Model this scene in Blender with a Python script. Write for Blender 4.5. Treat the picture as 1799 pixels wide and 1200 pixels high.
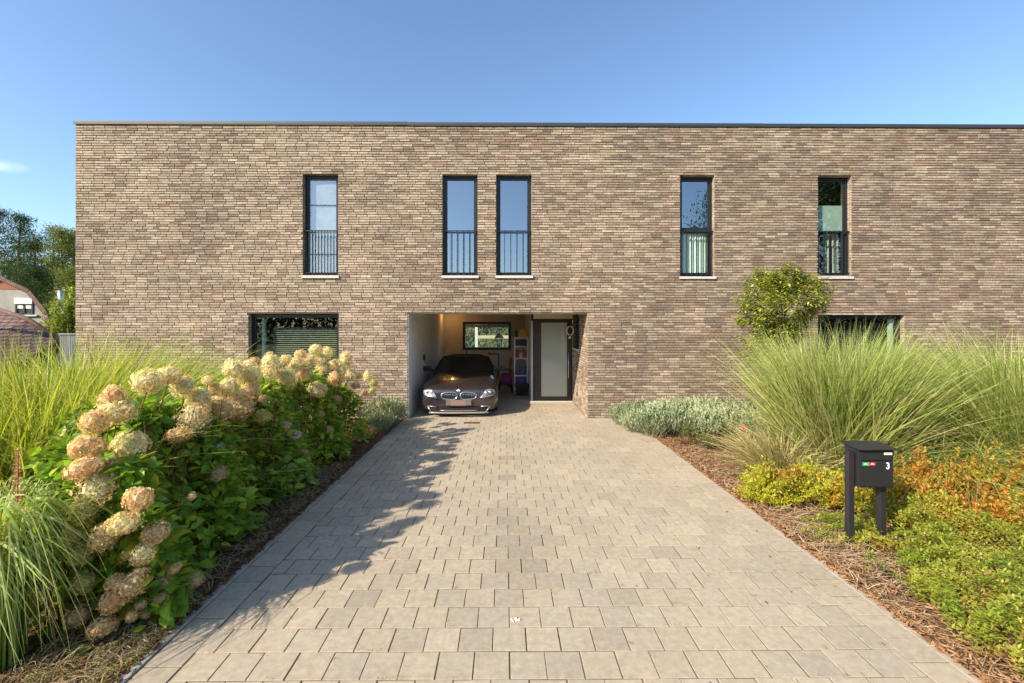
import bpy, bmesh, math, random
import numpy as np
from mathutils import Vector, Matrix, Quaternion
R = math.radians
random.seed(7); rng = np.random.default_rng(7)
scn = bpy.context.scene
for o in list(bpy.data.objects): bpy.data.objects.remove(o)
COL = scn.collection

# ---------------------------------------------------------------- camera, sky, sun, exposure
CAMH, F, CU, CV, YAW = 2.06, 770.0, 893.0, 572.0, R(0.43)
cd = bpy.data.cameras.new('camera'); cam = bpy.data.objects.new('camera', cd); COL.objects.link(cam)
cam.location = (0, 0, CAMH); cam.rotation_euler = (R(90), 0, -YAW)
cd.sensor_width = 36; cd.lens = 36*F/1799; cd.shift_x = 6.5/1799; cd.shift_y = -28/1799
cd.clip_start = .05; cd.clip_end = 3000
scn.camera = cam
scn.render.resolution_x = 1024; scn.render.resolution_y = 683
SUN = Vector((1.35, 1.0, -1.095)).normalized()
EL = math.asin(-SUN.z); AZ = math.atan2(-SUN.x, -SUN.y)
w = bpy.data.worlds.new('World'); scn.world = w; w.use_nodes = True
nt = w.node_tree; nt.nodes.clear()
sky = nt.nodes.new('ShaderNodeTexSky'); sky.sky_type = 'NISHITA'; sky.sun_disc = False
sky.sun_elevation = EL; sky.sun_rotation = AZ; sky.altitude = 0; sky.air_density = 1.0; sky.dust_density = .9; sky.ozone_density = 3.2
bg = nt.nodes.new('ShaderNodeBackground'); bg.inputs[1].default_value = .15
wo = nt.nodes.new('ShaderNodeOutputWorld')
tcw = nt.nodes.new('ShaderNodeTexCoord'); mpw = nt.nodes.new('ShaderNodeMapping'); mpw.vector_type = 'TEXTURE'
_d = Vector(((12-CU)/F, 1, -(293-CV)/F)).normalized(); mpw.inputs['Location'].default_value = _d; mpw.inputs['Rotation'].default_value = (0, R(-8), 0); mpw.inputs['Scale'].default_value = (.022, .05, .0085)
ln_ = nt.nodes.new('ShaderNodeVectorMath'); ln_.operation = 'LENGTH'; nzw = nt.nodes.new('ShaderNodeTexNoise'); nzw.inputs['Scale'].default_value = 60; nzw.inputs['Detail'].default_value = 6
mr = nt.nodes.new('ShaderNodeMapRange'); mr.inputs[1].default_value = 1.15; mr.inputs[2].default_value = .1; mr.inputs[3].default_value = 0; mr.inputs[4].default_value = .55; mrm = nt.nodes.new('ShaderNodeMath'); mrm.operation = 'MULTIPLY'; mxw = nt.nodes.new('ShaderNodeMix'); mxw.data_type = 'RGBA'; mxw.inputs[7].default_value = (6.5, 6.6, 6.8, 1)
nt.links.new(tcw.outputs['Generated'], mpw.inputs[0]); nt.links.new(tcw.outputs['Generated'], nzw.inputs[0]); nt.links.new(mpw.outputs[0], ln_.inputs[0]); nt.links.new(ln_.outputs['Value'], mr.inputs[0]); nt.links.new(mr.outputs[0], mrm.inputs[0]); nt.links.new(nzw.outputs[0], mrm.inputs[1]); nt.links.new(mrm.outputs[0], mxw.inputs[0]); nt.links.new(sky.outputs[0], mxw.inputs[6])
wb = nt.nodes.new('ShaderNodeMix'); wb.data_type = 'RGBA'; wb.blend_type = 'MULTIPLY'; wb.inputs[0].default_value = 1; wb.inputs[7].default_value = (.92, .97, .97, 1); nt.links.new(mxw.outputs[2], wb.inputs[6]); nt.links.new(wb.outputs[2], bg.inputs[0]); nt.links.new(bg.outputs[0], wo.inputs[0])
sl = bpy.data.lights.new('sun', 'SUN'); sl.energy = 4.9; sl.angle = R(.55); sl.color = (1, .875, .70)
so = bpy.data.objects.new('sun', sl); COL.objects.link(so); so.location = (-20, -15, 20)
so.rotation_euler = SUN.to_track_quat('-Z', 'Y').to_euler()
scn.view_settings.view_transform = 'Standard'; scn.view_settings.look = 'None'
scn.view_settings.exposure = 0.80; scn.view_settings.gamma = 1

def at(u, v, Y):
    """the point at world depth Y seen at pixel (u, v) of the 1799 x 1200 photograph"""
    dx = (u-CU)/F; dz = -(v-CV)/F
    X = dx*math.cos(YAW)+math.sin(YAW); YY = -dx*math.sin(YAW)+math.cos(YAW)
    t = Y/YY
    return Vector((X*t, Y, CAMH+dz*t))
def atX(u, v, Xw):
    dx = (u-CU)/F; dz = -(v-CV)/F
    X = dx*math.cos(YAW)+math.sin(YAW); YY = -dx*math.sin(YAW)+math.cos(YAW)
    t = Xw/X
    return Vector((Xw, YY*t, CAMH+dz*t))

# ---------------------------------------------------------------- naming helpers
def tag(o, label=None, cat=None, group=None, kind=None):
    if label: o['label'] = label
    if cat: o['category'] = cat
    if group: o['group'] = group
    if kind: o['kind'] = kind
    return o
def thing(name, label, cat, loc=(0, 0, 0), rz=0, group=None):
    o = bpy.data.objects.new(name, None); COL.objects.link(o); o.empty_display_size = .2
    o.location = loc; o.rotation_euler = (0, 0, rz)
    return tag(o, label, cat, group)
def link(name, me, parent=None, loc=(0, 0, 0)):
    o = bpy.data.objects.new(name, me); COL.objects.link(o); o.location = loc
    if parent: o.parent = parent
    return o
def copy_tree(o, parent=None):
    c = o.copy(); COL.objects.link(c); c.parent = parent
    for ch in o.children: copy_tree(ch, c)
    return c

# ---------------------------------------------------------------- materials
MATS = {}
def newmat(name):
    m = bpy.data.materials.new(name); m.use_nodes = True
    n = m.node_tree; n.nodes.clear()
    out = n.nodes.new('ShaderNodeOutputMaterial')
    return m, n, out
def N(n, t, **kw):
    x = n.nodes.new(t)
    for k, v in kw.items():
        if k.startswith('i_'):
            key = k[2:]; key = int(key) if key.isdigit() else key.replace('_', ' ')
            x.inputs[key].default_value = v
        else: setattr(x, k, v)
    return x
def ramp(n, fac, stops):
    r = n.nodes.new('ShaderNodeValToRGB'); e = r.color_ramp.elements
    while len(e) < len(stops): e.new(.5)
    for i, (p, c) in enumerate(stops):
        e[i].position = p; e[i].color = (*c, 1) if len(c) == 3 else c
    n.links.new(fac, r.inputs[0]); return r.outputs[0]
def mulc(n, a, b, fac=1, mode='MULTIPLY'):
    x = n.nodes.new('ShaderNodeMix'); x.data_type = 'RGBA'; x.blend_type = mode; x.inputs[0].default_value = fac
    for i, s in ((6, a), (7, b)):
        if isinstance(s, (tuple, list)): x.inputs[i].default_value = (*s, 1)
        else: n.links.new(s, x.inputs[i])
    return x.outputs[2]
def plain(name, col, rough=.5, metal=0, spec=.5, noise=0, nscale=20, bump=0, bscale=80, coat=0, emit=0):
    if name in MATS: return MATS[name]
    m, n, out = newmat(name)
    p = N(n, 'ShaderNodeBsdfPrincipled'); p.inputs['Base Color'].default_value = (*col, 1)
    p.inputs['Roughness'].default_value = rough; p.inputs['Metallic'].default_value = metal
    p.inputs['Specular IOR Level'].default_value = spec; p.inputs['Coat Weight'].default_value = coat
    p.inputs['Coat Roughness'].default_value = .05
    if emit: p.inputs['Emission Color'].default_value = (*col, 1); p.inputs['Emission Strength'].default_value = emit
    tc = N(n, 'ShaderNodeTexCoord')
    if noise:
        t = N(n, 'ShaderNodeTexNoise', i_Scale=nscale, i_Detail=6.0); n.links.new(tc.outputs['Object'], t.inputs[0])
        c = ramp(n, t.outputs[0], [(.3, (1-noise,)*3), (.7, (1+noise*.3,)*3)])
        n.links.new(mulc(n, col, c), p.inputs['Base Color'])
    if bump:
        t = N(n, 'ShaderNodeTexNoise', i_Scale=bscale, i_Detail=4.0); n.links.new(tc.outputs['Object'], t.inputs[0])
        b = N(n, 'ShaderNodeBump', i_Strength=bump, i_Distance=.01); n.links.new(t.outputs[0], b.inputs['Height']); n.links.new(b.outputs[0], p.inputs['Normal'])
    n.links.new(p.outputs[0], out.inputs[0]); MATS[name] = m; return m
def attrmat(name, rough=.6, trans=0, spec=.3, noise=.25, nscale=40, bump=0, bscale=120, dist=.01, tint=(1, 1, 1), metal=0):
    """base colour from the mesh's own colour attribute, broken up by noise"""
    m, n, out = newmat(name)
    a = N(n, 'ShaderNodeAttribute', attribute_name='Col'); tc = N(n, 'ShaderNodeTexCoord')
    t = N(n, 'ShaderNodeTexNoise', i_Scale=nscale, i_Detail=5.0, i_Roughness=.65); n.links.new(tc.outputs['Object'], t.inputs[0])
    c = ramp(n, t.outputs[0], [(.25, (1-noise,)*3), (.75, (1+noise*.6,)*3)])
    base = mulc(n, a.outputs['Color'], c)
    if tint != (1, 1, 1): base = mulc(n, base, tint)
    p = N(n, 'ShaderNodeBsdfPrincipled'); p.inputs['Roughness'].default_value = rough; p.inputs['Specular IOR Level'].default_value = spec
    n.links.new(base, p.inputs['Base Color'])
    if bump:
        t2 = N(n, 'ShaderNodeTexNoise', i_Scale=bscale, i_Detail=5.0, i_Roughness=.7); n.links.new(tc.outputs['Object'], t2.inputs[0])
        b = N(n, 'ShaderNodeBump', i_Strength=bump, i_Distance=dist); n.links.new(t2.outputs[0], b.inputs['Height']); n.links.new(b.outputs[0], p.inputs['Normal'])
    if trans:
        tr = N(n, 'ShaderNodeBsdfTranslucent'); n.links.new(mulc(n, base, (1.25, 1.15, .6)), tr.inputs[0])
        mx = N(n, 'ShaderNodeMixShader', i_0=trans); n.links.new(p.outputs[0], mx.inputs[1]); n.links.new(tr.outputs[0], mx.inputs[2])
        n.links.new(mx.outputs[0], out.inputs[0])
    else: n.links.new(p.outputs[0], out.inputs[0])
    MATS[name] = m; return m
def glassmat(name, refl, tint=(.75, .82, .8), rough=0.0):
    m, n, out = newmat(name)
    g = N(n, 'ShaderNodeBsdfGlossy'); g.inputs['Roughness'].default_value = rough; g.inputs['Color'].default_value = (.92, .95, 1, 1)
    t = N(n, 'ShaderNodeBsdfTransparent'); t.inputs[0].default_value = (*tint, 1)
    tc = N(n, 'ShaderNodeTexCoord'); ns = N(n, 'ShaderNodeTexNoise', i_Scale=1.3, i_Detail=1.0); n.links.new(tc.outputs['Object'], ns.inputs[0])
    b = N(n, 'ShaderNodeBump', i_Strength=.04, i_Distance=.02); n.links.new(ns.outputs[0], b.inputs['Height']); n.links.new(b.outputs[0], g.inputs['Normal'])
    fr = N(n, 'ShaderNodeLayerWeight', i_Blend=.5); pw = N(n, 'ShaderNodeMath', operation='POWER', i_1=4.0); n.links.new(fr.outputs['Facing'], pw.inputs[0])
    ad = N(n, 'ShaderNodeMath', operation='ADD', i_1=refl, use_clamp=True); n.links.new(pw.outputs[0], ad.inputs[0])
    mx = N(n, 'ShaderNodeMixShader'); n.links.new(ad.outputs[0], mx.inputs[0]); n.links.new(t.outputs[0], mx.inputs[1]); n.links.new(g.outputs[0], mx.inputs[2])
    n.links.new(mx.outputs[0], out.inputs[0]); MATS[name] = m; return m

def add_grime(m, sx, sz, amt):
    n = m.node_tree; p = [x for x in n.nodes if x.type == 'BSDF_PRINCIPLED'][0]; src = p.inputs[0].links[0].from_socket
    tc = N(n, 'ShaderNodeTexCoord'); mp = N(n, 'ShaderNodeMapping'); mp.inputs['Scale'].default_value = (sx, sx, sz); n.links.new(tc.outputs['Object'], mp.inputs[0])
    t = N(n, 'ShaderNodeTexNoise', i_Scale=1.0, i_Detail=8.0, i_Roughness=.7); n.links.new(mp.outputs[0], t.inputs[0])
    n.links.new(mulc(n, src, ramp(n, t.outputs[0], [(.36, (1-amt, 1-amt, 1-amt*.9)), (.58, (1, 1, 1))])), p.inputs[0])
M_brick = attrmat('brick_face', rough=.9, spec=.15, noise=.38, nscale=26, bump=.9, bscale=60, dist=.008)
M_paver = attrmat('concrete_paver', rough=.9, spec=.2, noise=.2, nscale=22, bump=.5, bscale=420, dist=.002)
add_grime(M_brick, 1.1, .5, .2); add_grime(M_brick, 9, 22, .16); add_grime(M_paver, .9, 1, .10); add_grime(M_paver, 14, 14, .12)
M_leaf = attrmat('leaf_green', rough=.42, spec=.45, trans=.55, noise=.2, nscale=14)
M_grass = attrmat('grass_blade', rough=.5, spec=.35, trans=.4, noise=.12, nscale=6)
M_dull = attrmat('dry_plant', rough=.85, spec=.1, trans=.15, noise=.25, nscale=30)
M_petal = attrmat('petal', rough=.7, spec=.15, trans=.35, noise=.15, nscale=60)
M_bark = attrmat('bark', rough=.9, spec=.1, noise=.4, nscale=15, bump=.6, bscale=30)
def mortar_mat():
    m, n, out = newmat('mortar'); tc = N(n, 'ShaderNodeTexCoord')
    t = N(n, 'ShaderNodeTexNoise', i_Scale=8.0, i_Detail=6.0); n.links.new(tc.outputs['Object'], t.inputs[0])
    c = ramp(n, t.outputs[0], [(.3, (.06, .045, .03)), (.7, (.11, .085, .06))])
    p = N(n, 'ShaderNodeBsdfPrincipled'); p.inputs['Roughness'].default_value = .95; n.links.new(c, p.inputs[0]); n.links.new(p.outputs[0], out.inputs[0]); MATS['mortar'] = m; return m
M_mortar = mortar_mat()
def bricktex_mat():
    m, n, out = newmat('brick_side'); tc = N(n, 'ShaderNodeTexCoord'); ge = N(n, 'ShaderNodeNewGeometry')
    s = N(n, 'ShaderNodeSeparateXYZ'); n.links.new(tc.outputs['Object'], s.inputs[0])
    add = N(n, 'ShaderNodeMath', operation='ADD'); n.links.new(s.outputs[0], add.inputs[0]); n.links.new(s.outputs[1], add.inputs[1])
    cb = N(n, 'ShaderNodeCombineXYZ'); n.links.new(add.outputs[0], cb.inputs[0]); n.links.new(s.outputs[2], cb.inputs[1])
    b = N(n, 'ShaderNodeTexBrick', offset=.5); n.links.new(cb.outputs[0], b.inputs[0])
    b.inputs['Color1'].default_value = (.42, .34, .25, 1); b.inputs['Color2'].default_value = (.25, .19, .14, 1); b.inputs['Mortar'].default_value = (.1, .08, .06, 1)
    b.inputs['Scale'].default_value = 1; b.inputs['Mortar Size'].default_value = .006; b.inputs['Brick Width'].default_value = .24; b.inputs['Row Height'].default_value = .056; b.inputs['Bias'].default_value = -.1
    t = N(n, 'ShaderNodeTexNoise', i_Scale=22.0, i_Detail=5.0); n.links.new(tc.outputs['Object'], t.inputs[0])
    c = mulc(n, b.outputs[0], ramp(n, t.outputs[0], [(.3, (.7,)*3), (.7, (1.15,)*3)]))
    p = N(n, 'ShaderNodeBsdfPrincipled'); p.inputs['Roughness'].default_value = .9; n.links.new(c, p.inputs[0])
    bp = N(n, 'ShaderNodeBump', i_Strength=.5, i_Distance=.006); n.links.new(b.outputs[1], bp.inputs['Height']); bp.invert = True; n.links.new(bp.outputs[0], p.inputs['Normal'])
    n.links.new(p.outputs[0], out.inputs[0]); return m
M_bside = bricktex_mat()
M_blackm = plain('black_aluminium', (.018, .019, .022), .38, .2)
M_anth = plain('anthracite_aluminium', (.05, .055, .062), .4, .3)
M_coping = plain('coping_metal', (.035, .042, .048), .55, 0, noise=.15)
M_sill = plain('sill_stone', (.55, .53, .49), .7, noise=.15)
M_cream = plain('cream_render', (.62, .555, .44), .85, noise=.08, nscale=3, bump=.15, bscale=150)
M_white = plain('white_render', (.7, .69, .66), .85, noise=.06, nscale=3, bump=.15, bscale=150)
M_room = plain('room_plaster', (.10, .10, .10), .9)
M_roomw = plain('room_plaster_pale', (.55, .55, .52), .9)
M_gl_hi = glassmat('coated_glass', .36, (.6, .68, .7))
M_gl_lo = glassmat('clear_glass', .12, (.84, .92, .88))
M_gl_mid = glassmat('half_coated_glass', .24, (.82, .9, .88))
M_metalw = plain('white_metal', (.75, .75, .73), .4, noise=.05)
M_chrome = plain('chrome', (.8, .8, .82), .12, 1)
M_steel = plain('brushed_steel', (.55, .56, .58), .3, .9)
M_rubber = plain('rubber', (.02, .02, .02), .8)
M_blackp = plain('black_plastic', (.015, .015, .017), .45)

# ---------------------------------------------------------------- mesh helpers
def mesh_np(name, V, faces, mats, col=None, smooth=False, midx=None):
    """V (n,3); faces = list of arrays (m,k) with k = 3 or 4; col (n,3) -> point attribute Col"""
    me = bpy.data.meshes.new(name)
    V = np.asarray(V, dtype=np.float32)
    loops = np.concatenate([f.reshape(-1) for f in faces]).astype(np.int32)
    tot = np.concatenate([np.full(len(f), f.shape[1], dtype=np.int32) for f in faces])
    start = np.concatenate([[0], np.cumsum(tot)[:-1]]).astype(np.int32)
    me.vertices.add(len(V)); me.vertices.foreach_set('co', V.reshape(-1))
    me.loops.add(len(loops)); me.loops.foreach_set('vertex_index', loops)
    me.polygons.add(len(tot)); me.polygons.foreach_set('loop_start', start); me.polygons.foreach_set('loop_total', tot)
    if midx is not None: me.polygons.foreach_set('material_index', np.asarray(midx, dtype=np.int32))
    me.polygons.foreach_set('use_smooth', np.full(len(tot), smooth))
    for m in mats: me.materials.append(m)
    if col is not None:
        a = me.color_attributes.new('Col', 'FLOAT_COLOR', 'POINT')
        c = np.ones((len(V), 4), dtype=np.float32); c[:, :3] = col; a.data.foreach_set('color', c.reshape(-1))
    me.update(calc_edges=True); me.validate(); return me
def inst(TV, TF, pos, rot, scale, col):
    """copies of template TV/TF inside ONE mesh (leaves of one plant, bricks of one wall)"""
    n = len(pos); k = len(TV)
    V = np.einsum('nij,kj->nki', rot, TV)*np.asarray(scale).reshape(n, 1, -1)+pos[:, None, :]
    C = np.repeat(col[:, None, :], k, axis=1)
    Fs = [(TFk[None]+(np.arange(n)*k)[:, None, None]).reshape(-1, TFk.shape[1]) for TFk in TF]
    return V.reshape(-1, 3), Fs, C.reshape(-1, 3)
def rots(d, up=None, roll=None):
    """rotation matrices whose x axis is d; z axis near 'up'"""
    d = d/np.linalg.norm(d, axis=1, keepdims=True)
    if up is None: up = np.tile([0, 0, 1.], (len(d), 1))
    y = np.cross(up, d); ln = np.linalg.norm(y, axis=1, keepdims=True); y = np.where(ln > 1e-4, y/np.maximum(ln, 1e-4), [0, 1., 0])
    z = np.cross(d, y)
    if roll is not None:
        c, s = np.cos(roll)[:, None], np.sin(roll)[:, None]; y, z = c*y+s*z, -s*y+c*z
    return np.stack([d, y, z], axis=2)
class MB:
    def __init__(s): s.v = []; s.f = []; s.m = []; s.sm = []
    def add(s, vs, fs, mi=0, smooth=False):
        b = len(s.v); s.v += [tuple(v) for v in vs]
        for f in fs: s.f.append([b+i for i in f]); s.m.append(mi); s.sm.append(smooth)
    def box(s, x0, x1, y0, y1, z0, z1, mi=0, bev=0):
        if bev <= 0:
            s.add([(x, y, z) for x in (x0, x1) for y in (y0, y1) for z in (z0, z1)],
                  [(0, 1, 3, 2), (4, 6, 7, 5), (0, 4, 5, 1), (2, 3, 7, 6), (0, 2, 6, 4), (1, 5, 7, 3)], mi)
        else:
            bm = bmesh.new(); bmesh.ops.create_cube(bm, size=1)
            for v in bm.verts: v.co = Vector(((x0+x1)/2+v.co.x*(x1-x0), (y0+y1)/2+v.co.y*(y1-y0), (z0+z1)/2+v.co.z*(z1-z0)))
            bmesh.ops.bevel(bm, geom=bm.edges[:], offset=bev, segments=2, affect='EDGES', profile=.6)
            bm.verts.ensure_lookup_table(); s.add([v.co for v in bm.verts], [[v.index for v in f.verts] for f in bm.faces], mi); bm.free()
    def tube(s, pts, r, n=8, mi=0, cap=True, smooth=True):
        pts = [Vector(p) for p in pts]; rs = r if isinstance(r, (list, tuple)) else [r]*len(pts)
        vs = []; fs = []
        ref = Vector((0, 0, 1))
        if abs((pts[-1]-pts[0]).normalized().z) > .9: ref = Vector((1, 0, 0))
        for i, p in enumerate(pts):
            d = (pts[min(i+1, len(pts)-1)]-pts[max(i-1, 0)]).normalized()
            a = d.cross(ref).normalized(); b = d.cross(a)
            for k in range(n):
                an = 2*math.pi*k/n; vs.append(p+(a*math.cos(an)+b*math.sin(an))*rs[i])
        for i in range(len(pts)-1):
            for k in range(n): fs.append((i*n+k, i*n+(k+1) % n, (i+1)*n+(k+1) % n, (i+1)*n+k))
        if cap: fs.append(tuple(range(n))[::-1]); fs.append(tuple((len(pts)-1)*n+k for k in range(n)))
        s.add(vs, fs, mi, smooth)
    def lathe(s, prof, cx=0, cy=0, n=24, mi=0, axis='z', smooth=True):
        vs = []; fs = []
        for (r, h) in prof:
            for k in range(n):
                a = 2*math.pi*k/n; c, d = r*math.cos(a), r*math.sin(a)
                vs.append({'z': (cx+c, cy+d, h), 'y': (cx+c, h, cy+d), 'x': (h, cx+c, cy+d)}[axis])
        for i in range(len(prof)-1):
            for k in range(n): fs.append((i*n+k, i*n+(k+1) % n, (i+1)*n+(k+1) % n, (i+1)*n+k))
        fs.append(tuple(range(n))[::-1]); fs.append(tuple((len(prof)-1)*n+k for k in range(n)))
        s.add(vs, fs, mi, smooth)
    def build(s, name, mats, parent=None, loc=(0, 0, 0), recalc=True, col=None):
        if not isinstance(mats, (list, tuple)): mats = [mats]
        me = bpy.data.meshes.new(name); me.from_pydata(s.v, [], s.f)
        for m in mats: me.materials.append(m)
        me.polygons.foreach_set('material_index', s.m); me.polygons.foreach_set('use_smooth', s.sm)
        if recalc:
            bm = bmesh.new(); bm.from_mesh(me); bmesh.ops.recalc_face_normals(bm, faces=bm.faces); bm.to_mesh(me); bm.free()
        if col is not None:
            a = me.color_attributes.new('Col', 'FLOAT_COLOR', 'POINT')
            for i in range(len(me.vertices)): a.data[i].color = (*col, 1)
        me.update(); return link(name, me, parent, loc)

# ---------------------------------------------------------------- the ground
WY = 9.73                      # facade plane
XL, XM, XR = at(133, 400, WY).x, at(716, 400, WY).x, at(1340, 400, WY).x
XEND = 17.0
DX0, DX1 = -2.19, 2.72         # driveway edges
OX0, OX1 = XM, at(1032, 700, WY).x     # carport opening
OZ = at(880, 551, WY).z
BY, CZ = 15.46, 2.5            # carport back wall, ceiling height
EY, EX = 11.84, at(933, 600, 11.84).x  # entrance volume
def soil_mat():
    m, n, out = newmat('soil'); tc = N(n, 'ShaderNodeTexCoord')
    t = N(n, 'ShaderNodeTexNoise', i_Scale=9.0, i_Detail=9.0, i_Roughness=.75); n.links.new(tc.outputs['Object'], t.inputs[0])
    c = ramp(n, t.outputs[0], [(.3, (.05, .03, .02)), (.5, (.14, .08, .045)), (.72, (.28, .17, .10))])
    p = N(n, 'ShaderNodeBsdfPrincipled'); p.inputs['Roughness'].default_value = .95; n.links.new(c, p.inputs[0])
    t2 = N(n, 'ShaderNodeTexVoronoi', i_Scale=70.0); n.links.new(tc.outputs['Object'], t2.inputs[0])
    b = N(n, 'ShaderNodeBump', i_Strength=.9, i_Distance=.02); n.links.new(t2.outputs[0], b.inputs['Height']); n.links.new(b.outputs[0], p.inputs['Normal'])
    n.links.new(p.outputs[0], out.inputs[0]); return m
M_soil = soil_mat()
def lawn_mat():
    m, n, out = newmat('lawn'); tc = N(n, 'ShaderNodeTexCoord')
    t = N(n, 'ShaderNodeTexNoise', i_Scale=2.5, i_Detail=9.0, i_Roughness=.7); n.links.new(tc.outputs['Object'], t.inputs[0])
    c = ramp(n, t.outputs[0], [(.3, (.05, .08, .02)), (.7, (.13, .17, .05))])
    p = N(n, 'ShaderNodeBsdfPrincipled'); p.inputs['Roughness'].default_value = .95; n.links.new(c, p.inputs[0]); n.links.new(p.outputs[0], out.inputs[0]); return m
M_lawn = lawn_mat()
g = MB(); g.add([(-600, -600, -.06), (600, -600, -.06), (600, 600, -.06), (-600, 600, -.06)], [(0, 1, 2, 3)])
tag(g.build('ground', M_lawn, recalc=False), kind='structure')
M_road = plain('asphalt', (.06, .06, .062), .9, noise=.3, nscale=40, bump=.4, bscale=200)
g = MB(); g.add([(-80, -9, -.052), (80, -9, -.052), (80, -2.2, -.052), (-80, -2.2, -.052)], [(0, 1, 2, 3)])
tag(g.build('road', M_road, recalc=False), kind='structure')
def bed(name, x0, x1, y0, y1, step=.12):
    nx = int((x1-x0)/step)+1; ny = int((y1-y0)/step)+1
    xs, ys = np.meshgrid(np.linspace(x0, x1, nx), np.linspace(y0, y1, ny)); h = rng.random(xs.shape)
    z = -.02+.035*(h-.3)+.03*np.sin(xs*3.1+ys*1.7)*np.sin(ys*2.3)
    ed = np.minimum(np.minimum(abs(xs-x0), abs(xs-x1)), .5)/.5; z = np.where(ed < .2, np.minimum(z, -.012), z)
    V = np.stack([xs, ys, z], -1).reshape(-1, 3); i = np.arange(nx*ny).reshape(ny, nx)
    Fq = np.stack([i[:-1, :-1], i[:-1, 1:], i[1:, 1:], i[1:, :-1]], -1).reshape(-1, 4)
    return tag(link(name, mesh_np(name, V, [Fq], [M_soil], smooth=True)), kind='structure')
bed('planting_bed', -14, DX0-.06, -2, WY, .14); bed('planting_bed', DX1+.05, 16, -2, WY, .14)

def pavers():
    base = MB(); base.add([(DX0, -2.2, -.0045), (DX1, -2.2, -.0045), (DX1, WY, -.0045), (DX0, WY, -.0045)], [(0, 1, 2, 3)])
    base.add([(OX0, WY, -.0045), (OX1+.02, WY, -.0045), (OX1+.02, BY, -.0045), (OX0, BY, -.0045)], [(0, 1, 2, 3)])
    m, n, out = newmat('joint_sand'); tc = N(n, 'ShaderNodeTexCoord')
    t = N(n, 'ShaderNodeTexNoise', i_Scale=3.0, i_Detail=8.0); n.links.new(tc.outputs['Object'], t.inputs[0])
    c = ramp(n, t.outputs[0], [(.35, (.10, .075, .045)), (.5, (.14, .11, .065)), (.62, (.11, .115, .04))])
    p = N(n, 'ShaderNodeBsdfPrincipled'); p.inputs['Roughness'].default_value = .95; n.links.new(c, p.inputs[0]); n.links.new(p.outputs[0], out.inputs[0])
    tag(base.build('paving_base', m, recalc=False), kind='structure')
    P = .2195; gp = .0075; rects = []
    y0 = at(880, 1193.3, 1).z  # unused guard
    yrow = CAMH*F/(1193.3-CV)
    k0 = -22
    bw = .235
    for k in range(k0, 70):
        ya = yrow+k*P; yb = ya+P
        if ya > BY: break
        inside = ya >= WY-.05
        xa, xb = (DX0+bw, DX1-bw) if not inside else (OX0, OX1)
        if inside: xa, xb = OX0+.015, OX1-.012
        off = (P/2 if k % 2 else 0)+.03
        x = math.floor((xa-off)/P)*P+off
        while x < xb:
            a, b = max(x, xa), min(x+P, xb)
            if b-a > .03: rects.append((a, b, ya, min(yb, BY)))
            x += P
        if not inside:
            for a, b in ((DX0, DX0+bw), (DX1-bw, DX1)):
                yy = ya+P*.5
                rects.append((a, b, yy, min(yy+P, WY-.002)))
    Rr = np.array(rects); n_ = len(Rr); b = .0018
    x0, x1, y0, y1 = Rr[:, 0]+gp/2, Rr[:, 1]-gp/2, Rr[:, 2]+gp/2, Rr[:, 3]-gp/2
    ji = lambda s: rng.normal(0, s, n_)
    x0 = x0+ji(.0012); x1 = x1+ji(.0012); y0 = y0+ji(.0012); y1 = y1+ji(.0012)
    h = ji(.0008); tx, ty = ji(.0008), ji(.0008)
    V = np.zeros((n_, 12, 3))
    for j, (sx, sy, ins, zz) in enumerate([(0, 0, 0, -.03), (1, 0, 0, -.03), (1, 1, 0, -.03), (0, 1, 0, -.03),
                                           (0, 0, 0, -b), (1, 0, 0, -b), (1, 1, 0, -b), (0, 1, 0, -b), (0, 0, 1, 0), (1, 0, 1, 0), (1, 1, 1, 0), (0, 1, 1, 0)]):
        V[:, j, 0] = np.where(sx, x1-b*ins, x0+b*ins); V[:, j, 1] = np.where(sy, y1-b*ins, y0+b*ins)
        V[:, j, 2] = zz+h+(tx*(2*sx-1)+ty*(2*sy-1))*(zz > -.02)
    T = np.array([(8, 9, 10, 11), (4, 5, 9, 8), (5, 6, 10, 9), (6, 7, 11, 10), (7, 4, 8, 11), (0, 1, 5, 4), (1, 2, 6, 5), (2, 3, 7, 6), (3, 0, 4, 7)])
    Fq = (T[None]+(np.arange(n_)*12)[:, None, None]).reshape(-1, 4)
    pal = np.array([(.445, .373, .272), (.44, .37, .274), (.43, .365, .276), (.46, .382, .278), (.415, .353, .264)])
    c = pal[rng.integers(0, 5, n_)]*(1+rng.normal(0, .028, n_))[:, None]
    cx = (x0+x1)/2; cy = (y0+y1)/2
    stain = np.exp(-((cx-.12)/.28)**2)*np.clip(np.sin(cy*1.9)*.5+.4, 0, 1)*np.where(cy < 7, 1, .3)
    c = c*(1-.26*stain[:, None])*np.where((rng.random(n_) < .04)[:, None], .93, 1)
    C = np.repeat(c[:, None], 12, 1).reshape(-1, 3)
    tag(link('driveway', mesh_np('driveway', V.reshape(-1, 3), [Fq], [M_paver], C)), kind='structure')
    kb = MB(); yy = -2.2
    while yy < WY-.01:
        e = min(yy+1.0, WY-.003); kb.box(DX0-.062, DX0-.005, yy+.003, e-.003, -.06, .008+random.uniform(-.003, .003), bev=.005); yy += 1
    yy = -2.2
    while yy < 8.6:
        e = min(yy+1.0, 8.6); kb.box(DX1+.004, DX1+.055, yy+.003, e-.003, -.06, -.003+random.uniform(-.004, .002), bev=.005); yy += 1
    tag(kb.build('kerb', plain('kerb_concrete', (.42, .37, .30), .9, noise=.3, nscale=12, bump=.4, bscale=200)), kind='structure')
pavers()

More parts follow.
